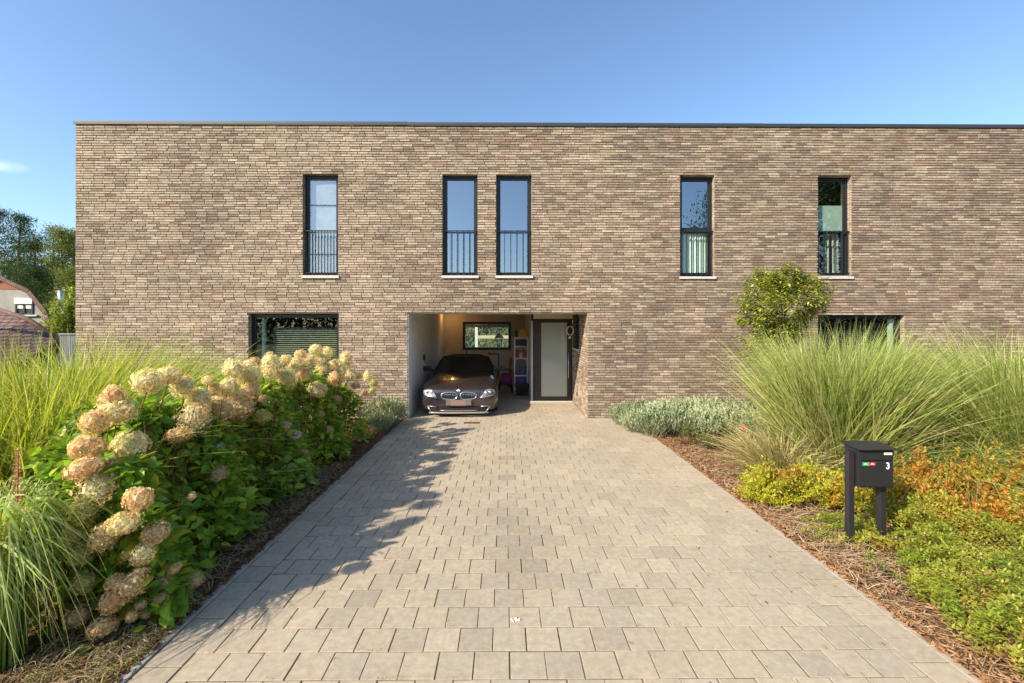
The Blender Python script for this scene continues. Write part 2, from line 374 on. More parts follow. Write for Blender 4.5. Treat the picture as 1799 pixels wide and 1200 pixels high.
# ---------------------------------------------------------------- brick houses
def grid_panel(mb, x0, x1, z0, z1, holes, Y0, Y1, mf=0, ms=1):
    xs = sorted({x0, x1, *[h[0] for h in holes], *[h[1] for h in holes]}); zs = sorted({z0, z1, *[h[2] for h in holes], *[h[3] for h in holes]})
    xs = [x for x in xs if x0 <= x <= x1]; zs = [z for z in zs if z0 <= z <= z1]
    def solid(i, j):
        if i < 0 or j < 0 or i >= len(xs)-1 or j >= len(zs)-1: return False
        cx, cz = (xs[i]+xs[i+1])/2, (zs[j]+zs[j+1])/2
        return not any(h[0] < cx < h[1] and h[2] < cz < h[3] for h in holes)
    for i in range(len(xs)-1):
        for j in range(len(zs)-1):
            if not solid(i, j): continue
            a, b, c, d = xs[i], xs[i+1], zs[j], zs[j+1]
            mb.add([(a, Y0, c), (b, Y0, c), (b, Y0, d), (a, Y0, d)], [(0, 1, 2, 3)], mf)
            mb.add([(a, Y1, c), (b, Y1, c), (b, Y1, d), (a, Y1, d)], [(3, 2, 1, 0)], ms)
            if not solid(i-1, j): mb.add([(a, Y0, c), (a, Y0, d), (a, Y1, d), (a, Y1, c)], [(0, 1, 2, 3)], ms)
            if not solid(i+1, j): mb.add([(b, Y0, c), (b, Y1, c), (b, Y1, d), (b, Y0, d)], [(0, 1, 2, 3)], ms)
            if not solid(i, j-1): mb.add([(a, Y0, c), (a, Y1, c), (b, Y1, c), (b, Y0, c)], [(0, 1, 2, 3)], ms)
            if not solid(i, j+1): mb.add([(a, Y0, d), (b, Y0, d), (b, Y1, d), (a, Y1, d)], [(0, 1, 2, 3)], ms)
def vnoise(x, z, s, seed):
    """smooth value noise for slow colour drift between batches of brick"""
    r = np.random.default_rng(seed); g = r.random((64, 64)); x = x/s; z = z/s
    xi = np.floor(x).astype(int); zi = np.floor(z).astype(int); fx = x-xi; fz = z-zi; fx = fx*fx*(3-2*fx); fz = fz*fz*(3-2*fz)
    G = lambda a, b: g[a % 64, b % 64]
    return (G(xi, zi)*(1-fx)+G(xi+1, zi)*fx)*(1-fz)+(G(xi, zi+1)*(1-fx)+G(xi+1, zi+1)*fx)*fz
CH, BL = .0557, .236
def brick_layout(u0, u1, z0, z1, holes, seed):
    r = random.Random(seed); out = []
    k = 0; z = z0
    while z < z1-.01:
        za, zb = z, min(z+CH, z1); zc = (za+zb)/2
        iv = [(u0, u1)]
        for h in holes:
            if h[2] < zc < h[3]:
                nv = []
                for a, b in iv:
                    if h[1] <= a or h[0] >= b: nv.append((a, b)); continue
                    if h[0] > a: nv.append((a, h[0]))
                    if h[1] < b: nv.append((h[1], b))
                iv = nv
        for a, b in iv:
            x = a-r.choice([0, .25, .5, .75, .33])*BL
            while x < b-.02:
                L = BL*r.choice([1, 1, 1, 1, .97, 1.02, .5 if r.random() < .25 else 1])
                s, e = max(x, a), min(x+L, b)
                if e-s > .03: out.append((s, e, za, zb))
                x += L
        z += CH
    return np.array(out)
PAL = np.array([(.45, .36, .265), (.54, .445, .335), (.37, .285, .205), (.26, .19, .14), (.31, .225, .17), (.20, .15, .12), (.33, .19, .125), (.25, .205, .15)])
def brick_mesh(rects, Y, mode='x', xc=0, dark=0.0, sign=1):
    n = len(rects); gp = .0055; gz = .0105; pr = .011; b = .004
    u0, u1, z0, z1 = rects[:, 0]+gp/2, rects[:, 1]-gp/2, rects[:, 2]+gz/2, rects[:, 3]-gz/2
    z0 = z0+rng.normal(0, .0014, n); z1 = z1+rng.normal(0, .0014, n)
    pro = pr+rng.normal(0, .0022, n)
    cu = (u0+u1)/2+(0 if mode == 'x' else 30); cz = (z0+z1)/2
    V = np.zeros((n, 8, 3)); Uu = np.zeros((n, 8)); Zz = Uu.copy(); D = Uu.copy()
    for j, (su, sz, ins) in enumerate([(0, 0, 0), (1, 0, 0), (1, 1, 0), (0, 1, 0), (0, 0, 1), (1, 0, 1), (1, 1, 1), (0, 1, 1)]):
        jit = rng.normal(0, .0012, n)
        Uu[:, j] = np.where(su, u1-b*ins, u0+b*ins)+jit*ins; Zz[:, j] = np.where(sz, z1-b*ins, z0+b*ins)+rng.normal(0, .0014, n)*ins
        D[:, j] = np.where(ins, pro+rng.normal(0, .0008, n), -.002)
    if mode == 'x': V[:, :, 0] = Uu; V[:, :, 1] = Y-D
    else: V[:, :, 1] = Uu; V[:, :, 0] = xc-sign*D
    V[:, :, 2] = Zz
    T = np.array([(4, 5, 6, 7), (0, 1, 5, 4), (1, 2, 6, 5), (2, 3, 7, 6), (3, 0, 4, 7)])
    if mode == 'y': T = T[:, ::-1]
    Fq = (T[None]+(np.arange(n)*8)[:, None, None]).reshape(-1, 4)
    v1 = vnoise(cu, cz*2.2, .9, 3); v2 = vnoise(cu+9, cz*1.5, 2.6, 5)
    dk = np.clip(dark+.45*(v1-.5)+.35*(v2-.5), 0, .95)
    w_ = np.stack([1.6-1.3*dk, 1.0-.95*dk, .9+0*dk, .12+1.3*dk, .12+1.4*dk, .04+.7*dk, .03+.16*dk, .12+.3*dk], 1); w_ = np.clip(w_, .01, None); w_ /= w_.sum(1, keepdims=True)
    idx = (w_.cumsum(1) > rng.random(n)[:, None]).argmax(1)
    c = PAL[idx]*(1+rng.normal(0, .06, n))[:, None]
    tone = PAL[:3].mean(0)*(1-dk[:, None]*.4)
    c = (c*.72+tone*.28)*np.array([1.12, 1.10, 1.10]); c = c*(1+.22*(vnoise(cu+4, cz*2+3, .5, 8)-.5))[:, None]*.93
    return V.reshape(-1, 3), Fq, np.repeat(c[:, None], 8, 1).reshape(-1, 3)
def wall_part(parent, x0, x1, z1, holes, seed, dark, thick=.3):
    mb = MB(); grid_panel(mb, x0, x1, 0, z1, holes, WY, WY+thick)
    bv = np.array(mb.v); bf = np.array(mb.f); bm_ = np.array(mb.m)+1
    global FACADE
    if FACADE is None: FACADE = brick_layout(XL, XEND, -.05, z1, [W1, W2, W3, W4, W5, L1, L5, OPEN], 11)
    mid = (FACADE[:, 0]+FACADE[:, 1])/2; rc = FACADE[(mid >= x0) & (mid < x1)]
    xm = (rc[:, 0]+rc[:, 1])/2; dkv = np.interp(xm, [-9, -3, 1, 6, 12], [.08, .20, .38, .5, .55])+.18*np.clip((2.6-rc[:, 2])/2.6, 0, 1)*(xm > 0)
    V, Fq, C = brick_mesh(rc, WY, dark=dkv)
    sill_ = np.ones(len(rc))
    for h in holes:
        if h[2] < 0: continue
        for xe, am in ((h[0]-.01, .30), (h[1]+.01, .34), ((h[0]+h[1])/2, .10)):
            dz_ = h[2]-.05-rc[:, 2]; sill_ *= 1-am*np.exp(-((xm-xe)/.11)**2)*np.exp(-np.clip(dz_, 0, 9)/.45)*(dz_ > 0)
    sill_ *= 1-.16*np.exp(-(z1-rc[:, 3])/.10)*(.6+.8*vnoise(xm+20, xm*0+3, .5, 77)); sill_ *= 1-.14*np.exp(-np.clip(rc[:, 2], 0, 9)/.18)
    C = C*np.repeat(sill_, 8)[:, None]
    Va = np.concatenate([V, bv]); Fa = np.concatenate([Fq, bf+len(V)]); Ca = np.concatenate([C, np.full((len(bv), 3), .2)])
    mi = np.concatenate([np.zeros(len(Fq), int), bm_])
    return link('wall', mesh_np('wall', Va, [Fa], [M_brick, M_mortar, M_bside], Ca, midx=mi), parent)
ZT = 6.50
FACADE = None
def rc(u0, u1, v0, v1):   # pixel rectangle on the facade -> x0,x1,z0,z1
    return (at(u0, 400, WY).x, at(u1, 400, WY).x, at((u0+u1)/2, v1, WY).z, at((u0+u1)/2, v0, WY).z)
W1 = rc(532.5, 594, 306, 484.5); W2 = rc(777.5, 839, 306.5, 484.5); W3 = rc(872, 934, 306.5, 484.5)
W4 = rc(1195, 1255, 308.5, 486); W5 = rc(1437, 1495.5, 309.5, 486)
L1 = rc(437, 595, 551, 665); L5 = rc(1437, 1589, 553, 665)
OPEN = (OX0, OX1, -1, OZ)

def window(parent, r, kind):
    x0, x1, z0, z1 = r; yf = WY+.11; name = 'window'
    fr = MB(); t = .055
    for a, b, c, d in ((x0, x0+t, z0, z1), (x1-t, x1, z0, z1), (x0+t, x1-t, z0, z0+t+.01), (x0+t, x1-t, z1-t, z1)):
        fr.box(a, b, yf, yf+.07, c, d)
    t2 = t+.035
    for a, b, c, d in ((x0+t, x0+t2, z0+t, z1-t), (x1-t2, x1-t, z0+t, z1-t), (x0+t2, x1-t2, z0+t, z0+t2), (x0+t2, x1-t2, z1-t2, z1-t)):
        fr.box(a, b, yf+.018, yf+.06, c, d)
    if kind == 'transom':
        zt = at(1225, 401, WY).z; fr.box(x0+t, x1-t, yf+.01, yf+.065, zt-.055, zt+.035)
    o = fr.build('window', M_blackm, parent)
    gm = {'clear': M_gl_hi, 'screen': M_gl_mid, 'transom': M_gl_hi, 'frosted': M_gl_mid, 'blind': M_gl_lo, 'blind_dark': M_gl_lo}[kind]
    zs_ = [(z0+t+.01, z1-t-.01, gm)] if kind != 'transom' else [(z0+t+.01, zt-.056, M_gl_lo), (zt+.036, z1-t-.01, gm)]
    for a, b, g_ in zs_:
        p = MB(); p.add([(x0+t+.01, yf+.037, a), (x1-t-.01, yf+.037, a), (x1-t-.01, yf+.037, b), (x0+t+.01, yf+.037, b)], [(0, 1, 2, 3)]); p.build('pane', g_, o, recalc=False)
    s = MB(); ex = .03
    if z0 > 3: s.box(x0-ex+.01, x1+ex, WY-.045, yf+.01, z0-.055, z0-.001, bev=.004)
    else: s.box(x0+.002, x1-.002, WY-.03, yf+.01, z0-.03, z0-.001, bev=.004)
    s.build('sill', M_sill, o)
    # room behind the pane
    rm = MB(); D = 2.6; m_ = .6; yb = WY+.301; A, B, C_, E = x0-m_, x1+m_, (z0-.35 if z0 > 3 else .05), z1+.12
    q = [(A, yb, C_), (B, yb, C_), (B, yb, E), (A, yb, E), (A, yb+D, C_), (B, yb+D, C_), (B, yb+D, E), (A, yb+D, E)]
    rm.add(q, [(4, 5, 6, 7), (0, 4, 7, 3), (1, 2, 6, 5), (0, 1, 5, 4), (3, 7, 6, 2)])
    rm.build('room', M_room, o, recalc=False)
    if kind == 'screen':
        b = MB(); b.box(x0+t2, x1-t2+.03, yf+.05, yf+.056, z0+t, z1-t2); ob = b.build('screen_blind', plain('screen_cloth', (.36, .36, .38), .8, noise=.2, nscale=5), o)
        for v in (357.5, 445): zz = at(563, v, WY).z; b = MB(); b.box(x0+t, x1-t, yf+.02, yf+.034, zz-.008, zz+.008); b.build('glazing_bar', M_anth, o)
    if kind == 'transom':
        zt = at(1225, 401, WY).z-.06; nf = 60; xs = np.linspace(x0+t, x1-t, nf); ys = yf+.12+.03*np.sin(np.arange(nf)*1.25)+.01*np.sin(np.arange(nf)*.5)
        b = MB()
        for i in range(nf-1): b.add([(xs[i], ys[i], z0+.06), (xs[i+1], ys[i+1], z0+.06), (xs[i+1], ys[i+1], zt), (xs[i], ys[i], zt)], [(0, 1, 2, 3)], 0, True)
        b.build('curtain', plain('curtain_white', (.7, .74, .68), .9), o, recalc=False)
    if kind == 'frosted':
        za = at(1465, 358, WY).z; b = MB(); b.box(x0+t2, x1-t2, yf+.046, yf+.05, at(1465, 403, WY).z, za); b.build('frosted_film', plain('frosted', (.42, .52, .44), .5, noise=.12, nscale=6), o)
        nf = 30; xs = np.linspace(x0+t, x1-t, nf); ys = yf+.25+.05*np.sin(np.arange(nf)*1.25); b = MB()
        zt = at(1465, 404, WY).z
        for i in range(nf-1):
            if i % 9 in (3, 4): continue
            b.add([(xs[i], ys[i], z0+.06), (xs[i+1], ys[i+1], z0+.06), (xs[i+1], ys[i+1], zt), (xs[i], ys[i], zt)], [(0, 1, 2, 3)], 0, True)
        b.build('curtain', plain('curtain_beige', (.5, .52, .42), .9), o, recalc=False)
    if kind in ('blind', 'blind_dark'):
        b = MB()
        if kind == 'blind': xa, xb, zt = at(478, 500, WY+.3).x, x1, at(500, 577, WY+.25).z
        else: xa, xb, zt = x0+t, x1-.3, at(1500, 568, WY+.25).z
        zz = zt
        while zz > z0: 
            b.add([(xa, yf+.2, zz), (xb, yf+.2, zz), (xb, yf+.235, zz+.012), (xa, yf+.235, zz+.012)], [(0, 1, 2, 3)]); zz -= .047
        b.build('venetian_blind', plain('blind_slat' if kind == 'blind' else 'blind_slat_dark', (.30, .33, .28) if kind == 'blind' else (.13, .14, .12), .6), o, recalc=False)
        b = MB()
        if kind == 'blind': b.box(x0+.16, x0+.22, yf+.12, yf+.2, z0, z1-.06)
        else: b.box(x1-.19, x1-.12, yf+.05, yf+.12, z0, z1-.08)
        b.build('curtain_edge', plain('pale_green_cloth', (.45, .55, .47), .9), o)
    return o
def railing(parent, r, nb, ys=.0):
    x0, x1, z0, z1 = r; y = WY+.045; b = MB(); zt = at(800, 405, WY).z; zb = at(800, 479, WY).z
    b.box(x0+.004, x1-.004, y-.008, y+.022, zt-.012, zt+.012)
    b.box(x0+.004, x1-.004, y-.006, y+.018, zb-.008, zb+.008)
    for i in range(nb):
        x = x0+.045+(x1-x0-.09)*i/(nb-1); b.box(x-.007, x+.007, y, y+.014, zb-.045, zt-.011)
    b.box(x1-.035, x1-.004, y+.023, y+.065, zt-.055, zt-.02); b.box(x0+.004, x0+.035, y+.023, y+.065, zt-.055, zt-.02)
    return b.build('railing', M_blackm, parent)
def coping(parent, x0, x1, dz=0, hang=.0):
    b = MB(); b.box(x0, x1, WY-.035, WY+.34, ZT-.002+dz, ZT+.055+dz, bev=.004); b.box(x0, x1, WY-.034, WY-.022, ZT-.02+dz, ZT-.003+dz)
    return b.build('coping', M_coping, parent)
def shell(parent, x0, x1, left=True, right=True, depth=6.3, low=True):
    """side and back walls and the flat roof of a house"""
    b = MB(); y0, y1 = WY+.3, WY+depth
    if left: b.box(x0, x0+.28, y0, y1, 0, ZT); b.build('side_wall', M_bside, parent); b = MB()
    if right: b.box(x1-.28, x1-.001, y0, y1, 0, ZT); b.build('side_wall', M_bside, parent)
    b = MB(); b.box(x0+.28, x1-.28, y1-.28, y1, 0 if low else CZ+.3, ZT); b.build('back_wall', M_bside, parent)
    b = MB(); b.box(x0+.29, x1-.29, y0+.001, y1-.281, ZT-.3, ZT-.12); b.build('roof', plain('roofing', (.08, .08, .08), .9), parent)

hl = thing('brick_house', 'left terraced house of beige brick with one tall upstairs window above a wide one', 'house', (0, 0, 0), group='brick terraced houses')
wall_part(hl, XL, XM, ZT, [W1, L1], 11, .16); coping(hl, XL-.03, XM, .012); shell(hl, XL, XM)
window(hl, W1, 'screen'); railing(hl, W1, 11); window(hl, L1, 'blind')
hm = thing('brick_house', 'middle terraced house with an open carport and a front door, three tall upstairs windows', 'house', (0, 0, 0), group='brick terraced houses')
wall_part(hm, XM, XR, ZT, [W2, W3, W4, OPEN], 12, .30); coping(hm, XM+.001, XR, 0); shell(hm, XM, XR, left=False, low=False)
for w_, k_, n_ in ((W2, 'clear', 6), (W3, 'clear', 6), (W4, 'transom', 7)): window(hm, w_, k_); railing(hm, w_, n_)
hr = thing('brick_house', 'right terraced house of darker brown brick behind the tall grasses and the small evergreen tree', 'house', (0, 0, 0), group='brick terraced houses')
wall_part(hr, XR, XEND, ZT, [W5, L5], 13, .42); coping(hr, XR+.001, XEND, -.004); shell(hr, XR, XEND)
window(hr, W5, 'frosted'); railing(hr, W5, 6); window(hr, L5, 'blind_dark')

# ---------------------------------------------------------------- carport and entrance (parts of the middle house)
b = MB(); b.box(OX0, OX0+.014, WY+.004, BY, 0, CZ+.1); b.build('carport_side_wall', M_white, hm)
b = MB(); b.box(OX0, EX, WY+.301, BY, CZ, CZ+.1); b.box(EX, OX1+.3, WY+.301, BY, CZ, CZ+.1); b.box(OX0+.015, OX1-.001, WY+.012, WY+.3, OZ-.004, OZ-.001); b.build('carport_ceiling', M_cream, hm)
BW = (at(813, 590, BY).x, at(897.5, 590, BY).x, at(855, 614.5, BY).z, at(855, 565.5, BY).z)
b = MB(); grid_panel(b, OX0, EX, 0, CZ, [BW], BY, BY+.25, 0, 0); b.build('carport_back_wall', M_cream, hm)
def frame_box(mb, r, y0, y1, t, mi=0):
    x0, x1, z0, z1 = r
    for a, c, d, e in ((x0, x0+t, z0, z1), (x1-t, x1, z0, z1), (x0+t, x1-t, z0, z0+t), (x0+t, x1-t, z1-t, z1)): mb.box(a, c, y0, y1, d, e, mi)
b = MB(); frame_box(b, BW, BY-.012, BY+.1, .085); bw_ = b.build('window', M_blackm, hm); 
b = MB(); b.add([(BW[0]+.08, BY+.05, BW[2]+.08), (BW[1]-.08, BY+.05, BW[2]+.08), (BW[1]-.08, BY+.05, BW[3]-.08), (BW[0]+.08, BY+.05, BW[3]-.08)], [(0, 1, 2, 3)]); b.build('pane', M_gl_lo, bw_, recalc=False)
b = MB(); b.box(BW[0]+.09, BW[1]-.09, BY+.02, BY+.045, BW[3]-.19, BW[3]-.09); b.build('roller_blind_box', plain('blind_box', (.35, .34, .36), .6), bw_)
# entrance volume
b = MB(); b.box(EX, EX+.06, EY+.10, BY, 0, CZ); b.box(EX, OX1, EY, EY+.08, at(960, 560, EY).z, CZ); b.box(EX+.002, EX+.06, EY, EY+.099, at(960, 560, EY).z, CZ-.001)
b.build('entrance_wall', M_cream, hm)
# corner glazing and door
zd = at(960, 560, EY).z-.002; xd0, xd1 = at(936.5, 600, EY).x, OX1-.012
M_doorw = plain('dark_wood', (.045, .028, .02), .5, noise=.4, nscale=7)
d = MB(); gx0, gx1, gz0, gz1 = at(951, 600, EY).x, at(996.5, 600, EY).x, at(960, 697, EY).z, at(960, 567, EY).z
for a, c, e, f_ in ((xd0+.06, gx0, .03, zd-.05), (gx1, xd1-.03, .03, zd-.05), (gx0, gx1, .03, gz0), (gx0, gx1, gz1, zd-.05)): d.box(a, c, EY+.02, EY+.07, e, f_)
dr = d.build('front_door', M_doorw, hm)
b = MB(); b.box(gx0, gx1, EY+.035, EY+.05, gz0, gz1)
def frost():
    m, n, out = newmat('frosted_door_glass'); p = N(n, 'ShaderNodeBsdfPrincipled'); p.inputs['Base Color'].default_value = (.34, .385, .35, 1); p.inputs['Coat Weight'].default_value = 1; p.inputs['Roughness'].default_value = .1
    p.inputs['Specular IOR Level'].default_value = .8; n.links.new(p.outputs[0], out.inputs[0]); return m
b.build('glass_panel', frost(), dr)
b = MB(); hx = at(998.5, 600, EY).x; za, zb = at(998, 664, EY).z, at(998, 619, EY).z
b.tube([(hx, EY-.05, za), (hx, EY-.05, zb)], .014, 10); b.tube([(hx, EY-.05, za+.08), (hx, EY+.03, za+.08)], .009); b.tube([(hx, EY-.05, zb-.08), (hx, EY+.03, zb-.08)], .009)
b.build('handle', M_steel, dr)
b = MB(); b.box(xd0, xd0+.058, EY-.005, EY+.09, 0, zd); b.box(xd1-.03, xd1, EY-.005, EY+.09, 0, zd); b.box(xd0+.058, xd1-.03, EY-.005, EY+.09, zd-.05, zd)
b.box(EX-.012, xd0-.001, EY-.004, EY+.09, zd-.05, zd); b.build('door_frame', M_blackm, hm)
b = MB(); b.box(EX+.004, xd0-.003, EY+.02, EY+.04, .02, zd-.055); b.build('corner_glass', plain('pale_glass', (.45, .5, .48), .1, spec=.8), hm)
b = MB(); b.box(EX-.02, OX1-.012, EY-.10, EY-.006, 0, .025, bev=.004); b.build('door_sill', M_sill, hm)
# brick return wall facing the carport
Yr0, Yr1 = WY, EY
NW = (at(1030, 600, WY).y, 0)
ny0, ny1 = 10.78, 11.74; nz0, nz1 = atX(1012, 612, OX1).z-.0, CZ-.17
holes = [(ny0, ny1, nz0, nz1)]
rr = brick_layout(WY+.301, EY-.004, -.05, CZ, holes, 21); V, Fq, C = brick_mesh(rr, 0, mode='y', xc=OX1, dark=.35)
rr2 = brick_layout(WY-.004, WY+.301, -.05, OZ-.006, [], 22); V2, Fq2, C2 = brick_mesh(rr2, 0, mode='y', xc=OX1, dark=.35)
mb = MB(); mb.box(OX1, OX1+.28, WY+.301, ny0, 0, CZ); mb.box(OX1, OX1+.28, ny1, EY, 0, CZ); mb.box(OX1, OX1+.28, ny0, ny1, 0, nz0); mb.box(OX1, OX1+.28, ny0, ny1, nz1, CZ)
bv = np.array(mb.v); bf = np.array(mb.f)
Va = np.concatenate([V, V2, bv]); Fa = np.concatenate([Fq, Fq2+len(V), bf+len(V)+len(V2)]); Ca = np.concatenate([C, C2, np.full((len(bv), 3), .2)])
link('entrance_return_wall', mesh_np('return', Va, [Fa], [M_brick, M_mortar], Ca, midx=np.concatenate([np.zeros(len(Fq)+len(Fq2), int), np.ones(len(bf), int)])), hm)
b = MB(); X_ = OX1+.08
for a, c, d_, e in ((ny0, ny0+.05, nz0, nz1), (ny1-.05, ny1, nz0, nz1), (ny0+.05, ny1-.05, nz0, nz0+.05), (ny0+.05, ny1-.05, nz1-.05, nz1)): b.box(X_, X_+.06, a, c, d_, e)
nw = b.build('window', M_blackm, hm)
b = MB(); b.add([(X_+.03, ny1-.05, nz0+.05), (X_+.03, ny0+.05, nz0+.05), (X_+.03, ny0+.05, nz1-.05), (X_+.03, ny1-.05, nz1-.05)], [(0, 1, 2, 3)]); b.build('pane', M_gl_lo, nw, recalc=False)
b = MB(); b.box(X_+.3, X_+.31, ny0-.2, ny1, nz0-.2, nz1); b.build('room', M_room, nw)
b = MB(); b.box(OX1-.04, X_, ny0-.02, ny1, nz0-.045, nz0-.002, bev=.004); b.build('sill', M_sill, nw)
p_ = atX(1015, 692, OX1); b = MB(); b.box(OX1-.03, OX1-.012, p_.y-.04, p_.y+.04, p_.z-.05, p_.z+.05, bev=.006); b.build('wall_outlet', M_blackp, hm)
p_ = atX(744, 627, OX0+.014); b = MB(); b.box(OX0+.015, OX0+.06, p_.y-.06, p_.y+.06, p_.z-.08, p_.z+.06, bev=.008); b.tube([(OX0+.035, p_.y, p_.z-.08), (OX0+.035, p_.y, p_.z-.12)], .006); b.build('wall_socket', M_blackp, hm)
# recessed ceiling lamp (lit)
lx, ly = OX0+.32, 14.85
b = MB(); b.lathe([(.05, CZ-.012), (.05, CZ-.001)], lx, ly, 20); dl = b.build('ceiling_lamp', M_steel, hm)
b = MB(); b.lathe([(.04, CZ-.016), (.04, CZ-.013)], lx, ly, 20); b.build('bulb', plain('lamp_glow', (1, .55, .2), .5, emit=6), dl)
pl = bpy.data.lights.new('lamp_light', 'POINT'); pl.energy = 2.6; pl.color = (1, .52, .18); pl.shadow_soft_size = .04
po = bpy.data.objects.new('lamp_light', pl); COL.objects.link(po); po.location = (lx, ly, CZ-.09)

# ---------------------------------------------------------------- things in the carport
def shelf():
    x0, x1 = at(903, 600, 13.35).x, at(928, 600, 13.35).x; y0, y1 = 13.35, 13.65; zt = at(915, 592, 13.35).z
    t = thing('shelving_unit', 'narrow white shelving unit against the entrance wall in the carport', 'shelf', ((x0+x1)/2, (y0+y1)/2, 0))
    w2 = (x1-x0)/2; dd = .15
    b = MB()
    for s in (-1, 1):
        for r in (-1, 1): b.box(s*w2-.018*(s+1), s*w2+.018*(1-s), r*dd-.02*(r+1)/1, r*dd+.02*(1-r)/1, 0, zt)
    b.build('upright', M_metalw, t)
    zs = [zt-.04, at(915, 609, 13.35).z, at(915, 630, 13.35).z, at(915, 660, 13.35).z, .12]
    for z in zs: b = MB(); b.box(-w2, w2, -dd-.002, dd, z-.015, z+.02); b.build('shelf_board', M_metalw, t)
    cx, cy = (x0+x1)/2, 13.5
    def it(name, lab, cat, mbf, mats): mb = MB(); mbf(mb); tag(mb.build(name, mats, None, (cx, cy, 0)), lab, cat)
    R_ = plain('red_carton', (.45, .04, .03), .6, noise=.5, nscale=25)
    z = zs[2]+.021
    it('box', 'red carton on the middle shelf, left of the white bottles', 'box', lambda m: m.box(-.18, -.06, -.1, .1, z, z+.23, bev=.004), R_)
    it('box', 'red and white carton on the middle shelf, right of the white bottles', 'box', lambda m: m.box(.04, .18, -.1, .1, z, z+.22, bev=.004), plain('red_pink_carton', (.5, .1, .12), .6, noise=.7, nscale=30))
    for dx_ in (-.035, .015):
        mb = MB(); mb.lathe([(.018, z), (.02, z+.01), (.02, z+.11), (.009, z+.13), (.009, z+.15)], dx_, -.08, 12); tag(mb.build('bottle', plain('white_plastic', (.75, .75, .72), .4), None, (cx, cy, 0)), 'small white bottle standing %s on the shelf' % ('next to the all red carton' if dx_ < 0 else 'next to the red and white carton'), 'bottle', 'white bottles on the shelf')
    z3 = zs[1]+.021
    it('crate', 'black crate on the upper shelf of the white unit', 'crate', lambda m: (m.box(-.17, .17, -.12, .12, z3, z3+.17, bev=.01), m.box(-.18, .18, -.13, .13, z3+.17, z3+.19, bev=.004)), M_blackp)
    z4 = zs[3]+.021
    mb = MB(); mb.lathe([(.1, z4), (.125, z4+.27), (.135, z4+.27), (.135, z4+.29), (.11, z4+.29)], .05, -.02, 24); tag(mb.build('bucket', plain('grey_bucket', (.28, .32, .36), .5), None, (cx, cy, 0)), 'grey plastic bucket on the shelf above the purple box', 'bucket')
    z5 = zs[4]+.021
    it('box', 'purple and white box on the lowest shelf behind the black bin', 'box', lambda m: m.box(-.15, .17, -.1, .1, z5, z5+.42, bev=.004), plain('purple_carton', (.16, .12, .42), .6, noise=.8, nscale=18))
    zt2 = zt+.001
    it('box', 'yellow carton standing on top of the white shelving unit', 'box', lambda m: m.box(-.08, .2, -.13, .12, zt2, zt2+.23, bev=.004), plain('yellow_carton', (.75, .5, .03), .6, noise=.45, nscale=9))
    it('case', 'small black case beside the yellow carton on top of the shelving unit', 'case', lambda m: m.box(-.2, -.09, -.1, .1, zt2, zt2+.2, bev=.01), M_blackp)
    # bin
    p = at(917, 692, 13.0)
    t = thing('waste_bin', 'black plastic bin in front of the white shelving unit', 'bin', (p.x, 13.0, 0))
    m = MB(); m.add([(-.15, -.11, 0), (.15, -.11, 0), (.15, .11, 0), (-.15, .11, 0), (-.19, -.14, .3), (.19, -.14, .3), (.19, .14, .3), (-.19, .14, .3)], [(3, 2, 1, 0), (0, 1, 5, 4), (1, 2, 6, 5), (2, 3, 7, 6), (3, 0, 4, 7), (4, 5, 6, 7)]); m.build('container', M_blackp, t)
    m = MB(); m.box(-.2, .2, -.15, .15, .301, .335, bev=.01); m.build('lid', M_blackp, t)
shelf()
def stroller():
    p = at(887, 680, 13.6)
    t = thing('stroller', 'black pushchair with a pink seat and a tall handle parked beside the car', 'stroller', (p.x+.02, 13.6, 0))
    m = MB(); m.tube([(-.22, .1, .45), (-.22, .25, .98), (-.22, .22, 1.16)], .017, 8); m.tube([(-.22, .22, 1.16), (-.5, .2, 1.17)], .017, 8); m.tube([(-.5, .2, 1.2), (-.5, .2, 1.14)], .028, 8); m.build('handle', M_blackp, t)
    m = MB(); n = 10; vs = []
    for i in range(n+1):
        a = R(200)*i/n-R(20)
        for s in (-.18, 0, .18): vs.append((math.cos(a)*.28, s+.05, .5+math.sin(a)*.2+(.02 if s == 0 else 0)))
    m.add(vs, [(i*3+j, i*3+j+1, i*3+j+4, i*3+j+3) for i in range(n) for j in (0, 1)], 0, True); m.build('hood', plain('black_fabric', (.015, .015, .016), .9), t)
    m = MB(); m.box(-.12, .14, -.12, .2, .33, .56, bev=.03); m.build('seat', plain('pink_fabric', (.35, .03, .16), .8), t)
    for x in (-.2, .2):
        for y in (-.18, .3):
            m = MB(); m.lathe([(.05, x-.018), (.1, x-.02), (.115, x-.01), (.115, x+.01), (.1, x+.02), (.05, x+.018)], y, .115, 20, axis='x'); m.build('wheel', M_rubber, t)
    m = MB()
    for x in (-.17, .17): m.tube([(x, -.18, .12), (x, .1, .45)], .012, 6); m.tube([(x, .3, .12), (x, 0, .42)], .012, 6)
    m.box(-.17, .17, -.12, .16, .22, .33, bev=.02); m.build('chassis', M_blackp, t)
stroller()
m = MB(); p0, p1 = at(894, 688, 14.6), at(901, 655, 15.3)
m.add([(p0.x-.05, 14.6, 0), (p0.x+.05, 14.6, 0), (p0.x+.05, 14.63, 0), (p0.x-.05, 14.63, 0), (p0.x+.03, 15.3, .95), (p0.x+.13, 15.3, .95), (p0.x+.13, 15.33, .95), (p0.x+.03, 15.33, .95)],
      [(3, 2, 1, 0), (0, 1, 5, 4), (1, 2, 6, 5), (2, 3, 7, 6), (3, 0, 4, 7), (4, 5, 6, 7)])
tag(m.build('plank', plain('bare_wood', (.3, .2, .12), .8, noise=.3)), 'wooden plank leaning on the carport back wall beside the shelves', 'plank')
